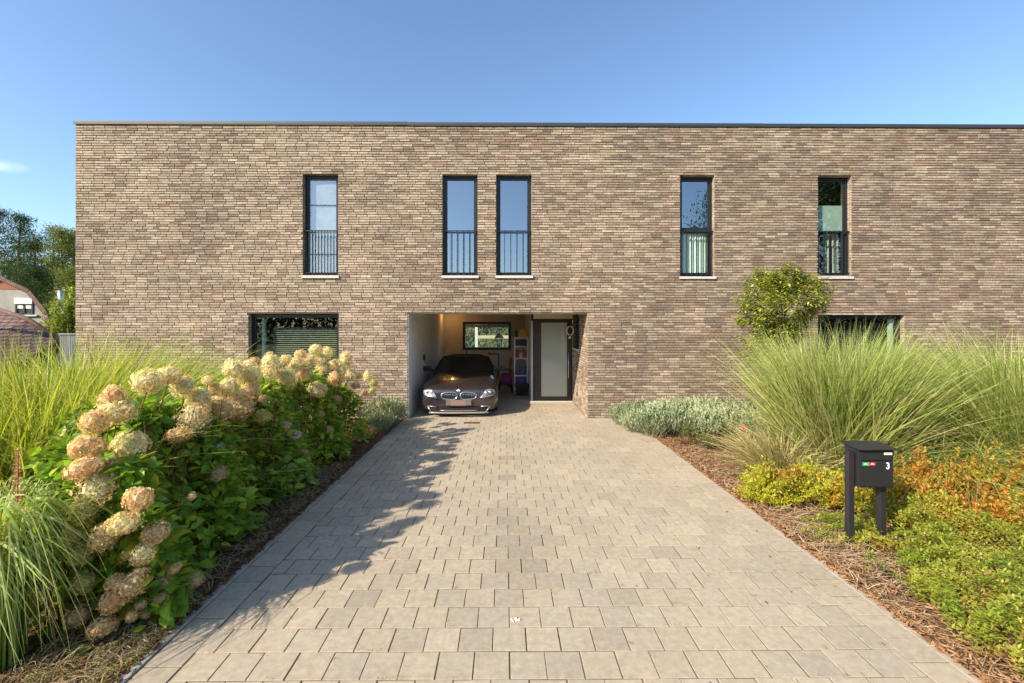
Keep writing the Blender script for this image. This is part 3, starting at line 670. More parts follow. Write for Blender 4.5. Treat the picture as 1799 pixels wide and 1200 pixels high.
# wreath on the frame beside the door
p = at(1001.5, 581, EY-.35); t = thing('wreath', 'white ring wreath with a small bell hanging beside the front door', 'wreath', p)
m = MB(); m.tube([(.085*math.cos(a), 0, .115*math.sin(a)) for a in np.linspace(0, 2*math.pi, 25)], .014, 8, cap=False); m.build('ring', M_metalw, t)
m = MB(); m.lathe([(.01, -.21), (.035, -.205), (.03, -.16), (.008, -.135)], 0, 0, 14); m.build('bell', M_metalw, t)
m = MB(); m.tube([(.0, 0, .11), (.1, 0, .15), (.31, -.02, .22)], .006, 6); m.build('bracket', plain('copper', (.5, .25, .15), .4, .8), t)
# drain
p = at(829, 742, 9.3); m = MB(); m.box(-.17, .17, -.07, .07, -.005, .003)
for i in range(9): m.box(-.15+i*.035, -.132+i*.035, -.055, .055, .0031, .009)
tag(m.build('drain_grate', plain('rust', (.16, .07, .035), .8, noise=.4, nscale=60), None, (p.x, 9.28, .001)), 'small rusty drain grate in the paving in front of the car', 'drain')
m = MB(); 
for i in range(9):
    a = i*.7; m.lathe([(.006+.012*random.random(), .0), (.004, .0015)], .03*math.cos(a)*random.random()*1.5, .03*math.sin(a)*random.random()*1.2, 7)
p = at(906, 1088, 3.07); tag(m.build('paint_splash', plain('white_paint', (.62, .58, .5), .8), None, (p.x, CAMH*F/(1088-CV), .0015)), 'white splash of dried paint on a paver near the camera', 'paint mark')

# ---------------------------------------------------------------- the car
M_car = plain('graphite_paint', (.085, .062, .064), .3, .7, coat=1)
M_cargl = plain('car_glass', (.008, .01, .01), .04, 0, spec=.7)
M_top = plain('soft_top', (.012, .012, .013), .85)
def sm_loft(secs, name, mat, parent, cap0=True, cap1=True, sub=2, mirror=True):
    """secs: list of lists of (x,y,z) half sections, from low outside to the centre line"""
    m = MB(); k = len(secs[0]); vs = []
    for s in secs:
        full = [(x, y, z) for x, y, z in s]+[(-x, y, z) for x, y, z in s[-2::-1]]
        vs += full
    n = 2*k-1; fs = []
    for i in range(len(secs)-1):
        for j in range(n): fs.append((i*n+j, i*n+(j+1) % n, (i+1)*n+(j+1) % n, (i+1)*n+j))
    if cap0: fs.append(tuple(range(n))[::-1])
    if cap1: fs.append(tuple((len(secs)-1)*n+j for j in range(n)))
    m.add(vs, fs, 0, True); o = m.build(name, mat, parent)
    if sub:
        md = o.modifiers.new('sub', 'SUBSURF'); md.levels = sub; md.render_levels = sub
    return o
def car():
    t = thing('sports_car', 'dark graphite two seat soft top sports car parked in the carport', 'car', (at(808, 700, 10.1).x, 9.86, 0), R(1.2))
    # y, half width, sill z, belt(shoulder) z, edge-of-hood z, hood z at half, centre z
    st = [(-.01, .66, .20, .45, .55, .59, .60), (.05, .80, .13, .48, .60, .635, .645), (.2, .88, .12, .52, .65, .68, .69), (.42, .915, .12, .58, .69, .72, .735), (.75, .915, .13, .66, .735, .765, .785),
          (1.1, .88, .13, .68, .76, .80, .82), (1.5, .87, .13, .70, .79, .845, .865), (2.0, .875, .13, .74, .82, .86, .87), (2.6, .88, .13, .76, .83, .86, .87), (3.1, .885, .14, .80, .86, .89, .90), (3.6, .87, .16, .82, .87, .91, .92), (3.95, .80, .22, .78, .86, .90, .91), (4.08, .68, .3, .66, .80, .84, .85)]
    secs = []
    for y, hw, zb, zs, ze, zh, zc in st:
        secs.append([(hw*.80, y, zb-.0), (hw*.95, y, zb+.02), (hw*.985, y, zb+.16), (hw, y, (zb+zs)/2+.08), (hw*.985, y, zs), (hw*.92, y, ze), (hw*.72, y, zh), (hw*.38, y, zc-.005), (0, y, zc)])
    body = sm_loft(secs, 'body', M_car, t)
    # cut wheel arches
    cm = MB()
    for y in (.86, 3.34):
        for s in (-1, 1): cm.lathe([(.36, s*.62), (.36, s*1.1)], y, .31, 32, axis='x')
    cut = cm.build('cutter', M_blackp, t)
    bpy.context.view_layer.update()
    md = body.modifiers.new('b', 'BOOLEAN'); md.operation = 'DIFFERENCE'; md.object = cut; md.solver = 'FAST'
    bpy.context.view_layer.update()
    ev = body.evaluated_get(bpy.context.evaluated_depsgraph_get()); me = bpy.data.meshes.new_from_object(ev)
    body.modifiers.clear(); body.data = me; bpy.data.objects.remove(cut)
    for p in me.polygons: p.use_smooth = True
    for y in (.86, 3.34):
        for s in (-1, 1):
            m = MB(); x = s*.77; m.lathe([(.2, x-.1), (.29, x-.105), (.315, x-.08), (.315, x+.08), (.29, x+.105), (.22, x+.1)], y, .315, 32, axis='x'); wl = m.build('wheel', M_rubber, t)
            m = MB(); m.lathe([(.21, x+s*.07), (.215, x+s*.1), (.19, x+s*.095), (.17, x+s*.05), (.05, x+s*.07)], y, .315, 24, axis='x')
            for k in range(7):
                a = k*2*math.pi/7; m.tube([(x+s*.085, y+.04*math.cos(a), .315+.04*math.sin(a)), (x+s*.08, y+.2*math.cos(a), .315+.2*math.sin(a))], .018, 6)
            m.build('rim', M_steel, wl)
    # cabin: soft top
    cab = []
    for y, hw, z0, z1 in ((2.0, .60, .86, 1.20), (2.25, .63, .86, 1.27), (2.6, .62, .86, 1.275), (2.9, .58, .86, 1.22), (3.15, .5, .87, 1.05), (3.3, .42, .88, .93)):
        cab.append([(hw+.12, y, z0-.03), (hw+.10, y, z0+.08), (hw+.03, y, (z0+z1)/2+.02), (hw-.07, y, z1-.05), (hw-.25, y, z1-.005), (0, y, z1)])
    sm_loft(cab, 'soft_top', M_top, t)
    # windscreen: curved sheet
    m = MB(); nx = 13
    rows = [(1.34, .80, .79), (1.56, .755, .93), (1.80, .69, 1.06), (2.02, .61, 1.19)]
    vs = []
    for y, hw, z in rows:
        for i in range(nx):
            q = -1+2*i/(nx-1); vs.append((q*hw, y+.30*abs(q)**2.2*(1.0), z+.045*(1-q*q)))
    m.add(vs, [(r*nx+i, r*nx+i+1, (r+1)*nx+i+1, (r+1)*nx+i) for r in range(3) for i in range(nx-1)], 0, True); m.build('windscreen', M_cargl, t)
    m = MB()
    for s in (-1, 1): m.tube([(s*hw*1.0, y+.30, z) for y, hw, z in rows], .026, 8)
    top = rows[-1]; m.tube([((-1+2*i/12)*top[1], top[0]+.3*abs(-1+2*i/12)**2.2, top[2]+.045*(1-(-1+2*i/12)**2)) for i in range(13)], .024, 8); m.build('windscreen_frame', M_blackp, t)
    for s in (-1, 1):
        m = MB(); m.add([(s*.80, 1.72, .82), (s*.80, 2.7, .86), (s*.66, 2.5, 1.16), (s*.66, 2.25, 1.17)], [(0, 1, 2, 3)]); m.build('side_window', M_cargl, t)
        m = MB(); m.box(-.11, .11, -.06, .06, -.065, .065, bev=.04); mi = m.build('mirror', M_blackp, t, (s*.97, 1.72, .93))
        m = MB(); m.tube([(0, 0, 0), (-s*.2, .03, -.07)], .02, 8); m.build('mirror_arm', M_blackp, mi)
    # seats and head restraints behind the screen are hidden by the dark glass; antenna
    m = MB(); m.add([(-.01, 2.5, 1.27), (.01, 2.5, 1.27), (0, 2.6, 1.27), (0, 2.57, 1.35)], [(0, 1, 3), (1, 2, 3), (2, 0, 3)]); m.tube([(0, 2.52, 1.27), (0, 2.6, 1.36)], .012, 6); m.build('antenna', M_blackp, t)
    # helper: front surface y at given x (plan curve of the nose)
    def fy(x, z=.4): 
        a = abs(x); pts = [(0, -.0), (.3, .01), (.5, .02), (.68, .055), (.8, .13), (.88, .34)]
        for (a0, y0), (a1, y1) in zip(pts, pts[1:]):
            if a <= a1: return y0+(y1-y0)*(a-a0)/(a1-a0)
        return .45
    # nose: bumper cover bulge
    kid = plain('grille_black', (.01, .01, .01), .5)
    for s in (-1, 1):
        cx, cz = s*.215, .485
        loop = []
        for k in range(28):
            a = 2*math.pi*k/28; e = .62
            cxx = math.copysign(abs(math.cos(a))**e, math.cos(a)); szz = math.copysign(abs(math.sin(a))**.8, math.sin(a))
            x = cx+.178*cxx; z = cz+.078*szz*(1.0-.12*s*cxx*1)
            loop.append((x, fy(x)-.035+(z-.4)*.10, z))
        m = MB(); m.add([(x, y+.012, z) for x, y, z in loop], [tuple(range(28))]); gr = m.build('grille', kid, t)
        m = MB(); m.tube(loop+[loop[0]], .0125, 8, cap=False); m.build('grille_surround', M_chrome, gr)
        m = MB()
        for k in range(9):
            x = cx-.14+k*.035; hh = .066*(1-((x-cx)/.19)**4); m.tube([(x, fy(x)-.03, cz-hh), (x, fy(x)-.024, cz+hh)], .006, 6)
        m.build('grille_slat', plain('slat_grey', (.16, .16, .16), .3, .8), gr)
        # headlight
        hl_ = []
        outl = [(.50, .475), (.60, .47), (.74, .49), (.815, .53), (.80, .60), (.72, .625), (.60, .615)]
        m = MB(); f_ = [(s*x, fy(x)-.062+(z-.5)*.35, z) for x, z in outl]; bk = [(s*x*.98, fy(x)+.08, z) for x, z in outl]; n = len(outl)
        m.add(f_+bk, [tuple(range(n))]+[(i, (i+1) % n, n+(i+1) % n, n+i) for i in range(n)]); h = m.build('headlight', plain('headlight_glass', (.22, .21, .20), .15, 0, spec=.9, coat=1), t)
        m = MB()
        for x, r_ in ((.60, .035), (.70, .04)): m.lathe([(r_, fy(x)-.03), (r_*.85, fy(x)-.05), (r_*.4, fy(x)-.056)], s*x, .555, 18, axis='y')
        m.build('lamp', M_chrome, h)
        m = MB(); m.tube([(s*x, fy(x)-.066+(z-.5)*.3, z) for x, z in [(.80, .60), (.822, .53), (.74, .485), (.60, .463), (.48, .445)]], .011, 6); m.build('headlight_trim', M_chrome, h)
    # badge: roundel of four quarters
    m = MB(); m.lathe([(.042, 0), (.042, .006), (.03, .009)], 0, 0, 24); bd = m.build('badge', M_chrome, t, (0, -.012, .605)); bd.rotation_euler = (R(58), 0, 0)
    m = MB()
    for k, mi in ((0, 0), (1, 1), (2, 0), (3, 1)):
        m.add([(0, 0, .0098)]+[(.026*math.cos(a), .026*math.sin(a), .0098) for a in np.linspace(k*math.pi/2, (k+1)*math.pi/2, 6)], [tuple(range(7))], mi)
    m.build('badge_quarters', [plain('badge_blue', (.03, .12, .45), .3), plain('badge_white', (.8, .8, .8), .3)], bd)
    # plate
    m = MB(); m.box(-.28, .28, -.055, -.04, .275, .40, bev=.004); pt = m.build('number_plate', plain('plate_holder', (.14, .13, .12), .5), t)
    m = MB(); m.box(-.18, .16, -.059, -.0555, .272, .385); m.build('plate_panel', plain('plate_blank', (.24, .15, .13), .5), pt)
    # lower intake: dark mouth, silver lip
    def strip(pts_lo, pts_hi, mat, name, off):
        m = MB(); n = len(pts_lo); m.add([(x, fy(x)-off, z) for x, z in pts_lo]+[(x, fy(x)-off, z) for x, z in pts_hi], [(i, i+1, n+i+1, n+i) for i in range(n-1)]); return m.build(name, mat, t)
    xs = np.linspace(-.70, .70, 15)
    strip([(x*.86, .115) for x in xs], [(x, .245-.03*(1-abs(x)/.7)*1) for x in xs], kid, 'lower_intake', .035)
    m = MB(); m.tube([(x*.95, fy(x*.95)-.045, .105) for x in xs], .022, 8); m.tube([(x, fy(x)-.045, .15+.02*abs(x)) for x in np.linspace(-.42, .42, 9)], .010, 6)
    for s in (-1, 1): m.tube([(s*.60, fy(.6)-.05, .105), (s*.70, fy(.7)-.05, .24)], .012, 6); m.tube([(s*.70, fy(.7)-.045, .25), (s*.50, fy(.5)-.05, .245)], .012, 6)
    m.build('bumper_trim', plain('bumper_silver', (.42, .38, .35), .3, .6), t)
    m = MB()
    for s in (-1, 1): m.tube([(s*x, y, z) for x, y, z in ((.40, .04, .655), (.50, .4, .745), (.60, .9, .79), (.66, 1.35, .83))], .0035, 5)
    m.tube([(x, fy(x)+.015, .617+.0*x) for x in np.linspace(-.5, .5, 11)], .003, 5)
    m.build('bonnet_seam', M_blackp, t)
car()

# ---------------------------------------------------------------- letterbox
def letterbox():
    Y = 4.0; x0 = at(1508.5, 850, Y).x; x1 = at(1569, 850, Y).x; zb = at(1540, 857, Y).z; zt = at(1540, 790, Y).z
    t = thing('letterbox', 'black metal letterbox on two posts with the number 3', 'letterbox', ((x0+x1)/2, Y, 0)); w2 = (x1-x0)/2; D = .17
    Mb = plain('letterbox_black', (.028, .026, .032), .42, .2, noise=.15, nscale=8)
    m = MB(); m.box(-w2, w2, 0, D, zb, zt, bev=.006); m.build('box', Mb, t)
    m = MB(); m.box(-w2+.012, w2-.004, -.006, -.0005, zb+.012, zt-.105, bev=.002); dr_ = m.build('door', Mb, t)
    m = MB(); m.box(-w2+.012, w2-.004, -.012, -.0005, zt-.095, zt-.01, bev=.003); fl = m.build('flap', Mb, t)
    m = MB(); m.box(w2-.095, w2-.02, -.0145, -.0125, zt-.045, zt-.022); m.build('name_plate', plain('name_label', (.7, .65, .55), .5), fl)
    m = MB(); m.add([(-w2-.025, -.04, zt+.004), (w2+.025, -.04, zt+.004), (w2+.025, D+.03, zt+.022), (-w2-.025, D+.03, zt+.022), (-w2-.025, -.04, zt+.012), (w2+.025, -.04, zt+.012), (w2+.025, D+.03, zt+.03), (-w2-.025, D+.03, zt+.03)],
                    [(0, 3, 2, 1), (4, 5, 6, 7), (0, 1, 5, 4), (1, 2, 6, 5), (2, 3, 7, 6), (3, 0, 4, 7)]); m.add([(-w2, 0, zt-.002), (-w2, D, zt-.002), (-w2, D, zt+.015), (w2, 0, zt-.002), (w2, D, zt-.002), (w2, D, zt+.015)], [(0, 1, 2), (3, 5, 4)]); m.build('roof', Mb, t)
    xl = at(1492, 900, Y+.05).x-(x0+x1)/2; xr = w2-.035
    for x in (xl, xr):
        m = MB(); m.box(x-.026, x+.026, .06 if x > 0 else .02, .12 if x > 0 else .075, -.05, zb-.001 if x > 0 else zt-.02, bev=.004); m.build('post', Mb, t)
    m = MB(); m.box(xl+.035, -w2-.001, .035, .095, zb+.05, zb+.09); m.box(xl+.035, -w2-.001, .035, .095, zt-.12, zt-.08); m.build('bracket', Mb, t)
    m = MB(); m.box(-w2+.03, -w2+.09, -.0085, -.0062, zt-.145, zt-.115); s1 = m.build('sticker', plain('green_sticker', (.04, .42, .1), .5), dr_)
    m = MB(); m.box(-w2+.0905, -w2+.15, -.0085, -.0062, zt-.145, zt-.115); s2 = m.build('sticker', plain('red_sticker', (.5, .03, .04), .5), dr_)
    m = MB()
    for k in range(2): m.box(-w2+.043+k*.062, -w2+.073+k*.062, -.0095, -.0086, zt-.133, zt-.127); m.box(-w2+.048+k*.062, -w2+.066+k*.062, -.0095, -.0086, zt-.124, zt-.121)
    m.build('sticker_print', plain('pale_print', (.75, .8, .75), .5), dr_)
    c = bpy.data.curves.new('n', 'FONT'); c.body = '3'; c.size = .085; c.extrude = .001; c.offset = .0016; c.align_x = 'CENTER'
    tmp = bpy.data.objects.new('n', c); COL.objects.link(tmp); bpy.context.view_layer.update()
    me = bpy.data.meshes.new_from_object(tmp.evaluated_get(bpy.context.evaluated_depsgraph_get())); bpy.data.objects.remove(tmp)
    me.materials.clear(); me.materials.append(plain('white_number', (.85, .85, .85), .5)); o = link('house_number', me, dr_, (w2-.055, -.0085, zt-.175)); o.rotation_euler = (R(90), 0, 0); o.scale = (.85, 1, 1)
letterbox()

# ---------------------------------------------------------------- vegetation
def leaf_tpl(wd=.5, fold=.12, bend=.12):
    """pointed leaf along +x, length 1"""
    xs = [0, .28, .62, 1]; ws = [0, wd*.5, wd*.42, 0]
    V = [(0, 0, 0)]
    for x, w_ in zip(xs[1:3], ws[1:3]): z = -bend*x*x; V += [(x, -w_, z+fold*w_*2), (x, 0, z), (x, w_, z+fold*w_*2)]
    V.append((1, 0, -bend))
    return np.array(V), [np.array([(0, 1, 2), (0, 2, 3), (4, 7, 5), (5, 7, 6)]), np.array([(1, 4, 5, 2), (2, 5, 6, 3)])]
LEAF = leaf_tpl(.55); NARROW = leaf_tpl(.28, .1, .2)
SLEAF = (np.array([(0, 0, 0), (.45, -.25, .05), (1, 0, -.08), (.45, .25, .05)]), [np.array([(0, 1, 2), (0, 2, 3)])])
def blades(n, cx, cy, r0, L, lean, droop, w_, cols, seg=7, bias=(0, 0), z0=0, Lvar=.25, leanvar=.5):
    th = rng.random(n)*2*np.pi; rr = r0*np.sqrt(rng.random(n))
    base = np.stack([cx+rr*np.cos(th), cy+rr*np.sin(th), np.full(n, z0-.02)], 1)
    th2 = th+rng.normal(0, 1.0, n); ln = np.abs(lean*(rr/r0*.8+.25)*(1+rng.normal(0, leanvar, n)))
    out = np.stack([np.cos(th2)+bias[0], np.sin(th2)+bias[1], 0*th], 1); 
    d0 = out*ln[:, None]; d0[:, 2] = 1; d0 /= np.linalg.norm(d0, axis=1, keepdims=True)
    Ln = L*(1-Lvar*rng.random(n)-.35*(rng.random(n) < .2)*rng.random(n)); dr = droop*(.5+rng.random(n))
    ts = np.linspace(0, 1, seg+1)
    P = base[:, None]+d0[:, None]*(Ln[:, None]*ts)[..., None]
    o2 = out/np.maximum(np.linalg.norm(out, axis=1, keepdims=True), 1e-3)
    P = P+o2[:, None]*((dr*Ln*.55)[:, None]*ts**2)[..., None]; P[..., 2] -= (dr*Ln*.75)[:, None]*ts**2.4
    kink = rng.normal(0, .09, (n, 2)); P[..., :2] += kink[:, None]*(ts**2)[None, :, None]*Ln[:, None, None]
    P[..., 2] = np.maximum(P[..., 2], .01+.02*rng.random(n)[:, None])
    side = np.cross(d0, rng.normal(0, 1, (n, 3))); side /= np.linalg.norm(side, axis=1, keepdims=True)
    wd = w_*(.6+.8*rng.random(n))[:, None]*np.minimum(1, (1-ts)[None]*2.2+.06)
    A = P-side[:, None]*wd[..., None]/2; B = P+side[:, None]*wd[..., None]/2
    V = np.stack([A, B], 2).reshape(n, -1, 3); k = (seg+1)*2
    T = np.array([(2*i, 2*i+1, 2*i+3, 2*i+2) for i in range(seg)])
    Fq = (T[None]+(np.arange(n)*k)[:, None, None]).reshape(-1, 4)
    c = np.array(cols)[rng.integers(0, len(cols), n)]*np.clip(1+rng.normal(0, .18, n), .5, 1.5)[:, None]
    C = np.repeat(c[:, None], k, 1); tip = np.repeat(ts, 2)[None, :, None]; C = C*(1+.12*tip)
    return V.reshape(-1, 3), Fq, np.clip(C, 0, 1).reshape(-1, 3)
def merge(parts):
    Vs, Fs, Cs = [], {}, []; o = 0
    for V, Fl, C in parts:
        if not isinstance(Fl, list): Fl = [Fl]
        Vs.append(V); Cs.append(C)
        for f in Fl: Fs.setdefault(f.shape[1], []).append(f+o)
        o += len(V)
    return np.concatenate(Vs), [np.concatenate(v) for v in Fs.values()], np.concatenate(Cs)
def plantobj(name, parts, mat, parent=None, loc=(0, 0, 0)):
    V, Fs, C = merge(parts); return link(name, mesh_np(name, V, Fs, [mat], C), parent, loc)

GR_L = [(.34, .42, .05), (.28, .37, .05), (.42, .46, .08), (.22, .31, .05), (.38, .42, .08), (.50, .46, .12)]
GR_R = [(.32, .42, .11), (.24, .35, .08), (.42, .49, .16), (.36, .46, .11), (.50, .52, .22), (.16, .27, .05), (.27, .40, .08), (.30, .42, .09), (.22, .34, .07), (.40, .46, .14)]
GR_D = [(.42, .34, .17), (.48, .38, .20), (.36, .30, .15)]
def grass(label, u, Y, r0, L, n, lean, droop, w_, cols, group, bias=(0, 0), dry=.06, extra=()):
    x = at(u, 700, Y).x
    parts = [blades(n, 0, 0, r0, L, lean, droop, w_, cols, bias=bias)]
    if dry: parts.append(blades(int(n*dry), 0, 0, r0, L*.8, lean*1.3, droop*1.6, w_*.9, GR_D, bias=bias))
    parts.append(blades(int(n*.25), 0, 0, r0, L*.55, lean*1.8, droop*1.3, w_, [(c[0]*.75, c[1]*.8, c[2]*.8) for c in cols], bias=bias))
    parts.append(blades(int(n*.16), 0, 0, r0, L*.85, lean*1.6, droop*.9, w_*.9, list(cols)+GR_D, bias=(-bias[0], bias[1]), leanvar=.9))
    parts.append(blades(int(n*.12), 0, 0, r0*1.05, L*.45, lean*2.4, .9, w_, GR_D, seg=4))
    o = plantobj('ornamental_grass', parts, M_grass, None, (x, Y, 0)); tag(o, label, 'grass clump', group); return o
GL = 'tall grass clumps left of the driveway'; GRR = 'tall grass clumps right of the driveway'; GR_R = [(a*1.08, b*.96, c*1.12) for a, b, c in GR_R]
grass('broad yellow green grass clump at the left frame edge behind the drooping one', 20, 3.9, .42, 2.45, 1872, .42, .32, .0125, GR_L, GL)
grass('upright yellow green grass clump behind the nearest hydrangea, roof of the far house above it', 95, 4.9, .5, 2.6, 2016, .42, .32, .0125, GR_L, GL)
grass('tall loose grass clump in front of the left corner of the brick terrace', 215, 5.9, .5, 2.6, 1584, .50, .36, .0125, GR_L, GL, bias=(.0, .1))
grass('finer grass clump between the hydrangeas and the left house wall', 335, 6.9, .5, 2.05, 1584, .55, .5, .0108, GR_L, GL, bias=(.0, .1))
grass('low dense grass clump filling the bed left of the first hydrangeas', 0, 3.9, .38, 1.75, 1440, .5, .5, .0125, GR_L, GL, bias=(-.1, -.1))
grass('leaning grass clump behind the tallest cream hydrangea heads', 140, 4.5, .5, 2.35, 1584, .5, .4, .0125, GR_L, GL, bias=(-.15, .1))
def droop(n, H, Rr, cols):
    th = rng.random(n)*6.283; ts = np.linspace(0, 1, 12); r0 = .20*np.sqrt(rng.random(n)); h = H*rng.uniform(.7, 1.06, n); R_ = Rr*rng.uniform(.25, 1.15, n); ze = h*rng.uniform(.2, .9, n); ap = .5
    T_ = ts[None]; z = np.where(T_ < ap, h[:, None]*(1-((ap-T_)/ap)**2), h[:, None]-(h-ze)[:, None]*np.clip((T_-ap)/(1-ap), 0, 1)**1.7)
    r = r0[:, None]+R_[:, None]*T_**1.5; tw = th[:, None]+rng.normal(0, .25, n)[:, None]*T_
    P = np.stack([r*np.cos(tw), r*np.sin(tw), z-.02*(T_ == 0)], -1); sd = np.stack([-np.sin(th), np.cos(th), rng.normal(0, .5, n)], 1); w_ = .0085*(.6+.8*rng.random(n))[:, None]*np.minimum(1, (1-ts)[None]*2.5+.08)
    V = np.stack([P-sd[:, None]*w_[..., None]/2, P+sd[:, None]*w_[..., None]/2], 2).reshape(n, -1, 3); q = np.array([(2*i, 2*i+1, 2*i+3, 2*i+2) for i in range(11)]); Fq = (q[None]+(np.arange(n)*24)[:, None, None]).reshape(-1, 4)
    c = np.array(cols)[rng.integers(0, len(cols), n)]*(1+.1*rng.normal(0, 1, n))[:, None]; return V.reshape(-1, 3), Fq, np.clip(np.repeat(c[:, None], 24, 1), 0, 1).reshape(-1, 3)
tag(plantobj('ornamental_grass', [droop(800, 1.0, .60, [(.38, .50, .12), (.46, .56, .17), (.28, .42, .07), (.56, .60, .26)])], M_grass, None, (-3.16, 2.66, 0)), 'drooping pale green grass clump in the bottom left corner of the frame', 'grass clump', GL)
grass('large fine grass clump behind the letterbox, under the small evergreen tree', 1472, 5.95, .42, 2.5, 3456, .27, .22, .0108, GR_R, GRR, dry=.1)
grass('lower bent grass clump lying over to the left between the two largest clumps', 1645, 6.4, .50, 2.25, 2880, .65, .55, .0108, GR_R, GRR, bias=(-.45, -.1))
grass('tall arching grass clump at the right edge of the frame', 1800, 5.5, .46, 2.7, 3312, .40, .32, .0108, GR_R, GRR, bias=(-.1, 0))
grass('straw tinged grass tuft at the left foot of the largest right clump', 1375, 5.85, .26, 1.15, 720, .5, .45, .0108, [(.44, .38, .19), (.34, .36, .13), (.50, .41, .22)], GRR, bias=(-.4, -.2))
grass('wide bent grass clump just behind the orange shrubs by the right edge', 1660, 5.5, .45, 1.7, 1872, .85, .7, .0108, GR_R, GRR, bias=(-.35, -.2))
grass('far grass clump against the wall of the right house', 1590, 7.4, .5, 2.2, 1584, .5, .4, .0108, GR_R, GRR)

# hydrangeas
def head_tpl(n, shape, pal, seed):
    r = np.random.default_rng(seed)
    u = r.random(n)*2*np.pi; zc = 1-2*(np.arange(n)+.5)/n
    u = np.arange(n)*2.39996
    s = np.sqrt(1-zc**2); d = np.stack([s*np.cos(u), s*np.sin(u), zc], 1)
    prof = 1.0 if shape == 0 else 1
    lump = 1+.09*np.sin(d[:, 0]*5+seed)*np.sin(d[:, 1]*6+1)+r.normal(0, .085, n)
    P = d*lump[:, None]
    if shape == 1: P[:, :2] *= (1-.32*np.clip(P[:, 2:3], -.3, 1)); P[:, 2] *= 1.25
    if shape == 2: P[:, 2] *= .78
    up = r.normal(0, 1, (n, 3)); t1 = np.cross(d, up); t1 /= np.linalg.norm(t1, axis=1, keepdims=True)
    nn = d+r.normal(0, .38, (n, 3)); nn /= np.linalg.norm(nn, axis=1, keepdims=True)
    t1 = np.cross(nn, up); t1 /= np.linalg.norm(t1, axis=1, keepdims=True); t2 = np.cross(nn, t1)
    rot = np.stack([t1, t2, nn], 2)
    TV = []; TF = []
    for k in range(4):
        a = k*math.pi/2; c, s_ = math.cos(a), math.sin(a); b = len(TV)
        for x, y, z in ((.08, 0, 0), (.55, -.38, .1), (1, 0, .12), (.55, .38, .1)): TV.append((c*x-s_*y, s_*x+c*y, z))
        TF += [(b, b+1, b+2, b+3)]
    pal = np.array(pal); mixp = r.random(n); base = pal[r.integers(0, len(pal), n)]
    pink = np.array([.82, .44, .27]); f = np.clip((vnoise(P[:, 0]*3+5, P[:, 2]*3+5, 1.0, seed)-.48)*2.2, 0, .55)[:, None]
    c = base*(1-f)+pink*f; c = c*np.clip(1+r.normal(0, .16, n), .6, 1.3)[:, None]
    tipm = (r.random(n) < .12)[:, None]; c = np.where(tipm, c*np.array([.75, .62, .5]), c)
    V, Fs, C = inst(np.array(TV), [np.array(TF)], P, rot, np.full((n, 1), .118)*r.uniform(.75, 1.35, (n, 1)), c)
    # inner core keeps the head opaque, petal colour darkened as painted shade between florets
    core = bmesh.new(); bmesh.ops.create_icosphere(core, subdivisions=2, radius=.80)
    cv = np.array([v.co[:] for v in core.verts]); cf = np.array([[v.index for v in f_.verts] for f_ in core.faces]); core.free()
    if shape == 1: cv[:, :2] *= (1-.32*np.clip(cv[:, 2:3], -.3, 1)); cv[:, 2] *= 1.25
    if shape == 2: cv[:, 2] *= .78
    V, Fs, C = merge([(V, Fs, C), (cv, [cf], np.tile(pal.mean(0)*.62, (len(cv), 1)))])
    return mesh_np('flower_head', V, Fs, [M_petal], C)
PCR = [(.92, .82, .50), (.88, .82, .44), (.95, .88, .60), (.78, .78, .38)]
PPK = [(.92, .72, .42), (.84, .58, .34), (.93, .80, .50), (.80, .68, .30)]
PBR = [(.74, .54, .32), (.82, .64, .38), (.64, .55, .28)]
HEADS = {'c': [head_tpl(430, 0, PCR, 1), head_tpl(430, 1, PCR, 2), head_tpl(430, 2, PCR, 3)], 'p': [head_tpl(430, 0, PPK, 4), head_tpl(430, 1, PPK, 5), head_tpl(430, 2, PPK, 6)],
         'b': [head_tpl(240, 0, PBR, 7), head_tpl(240, 2, PBR, 8)], 'w': [head_tpl(300, 2, [(.78, .78, .70)], 9)], 'g': [head_tpl(300, 0, [(.62, .66, .22), (.72, .70, .28)], 10)]}
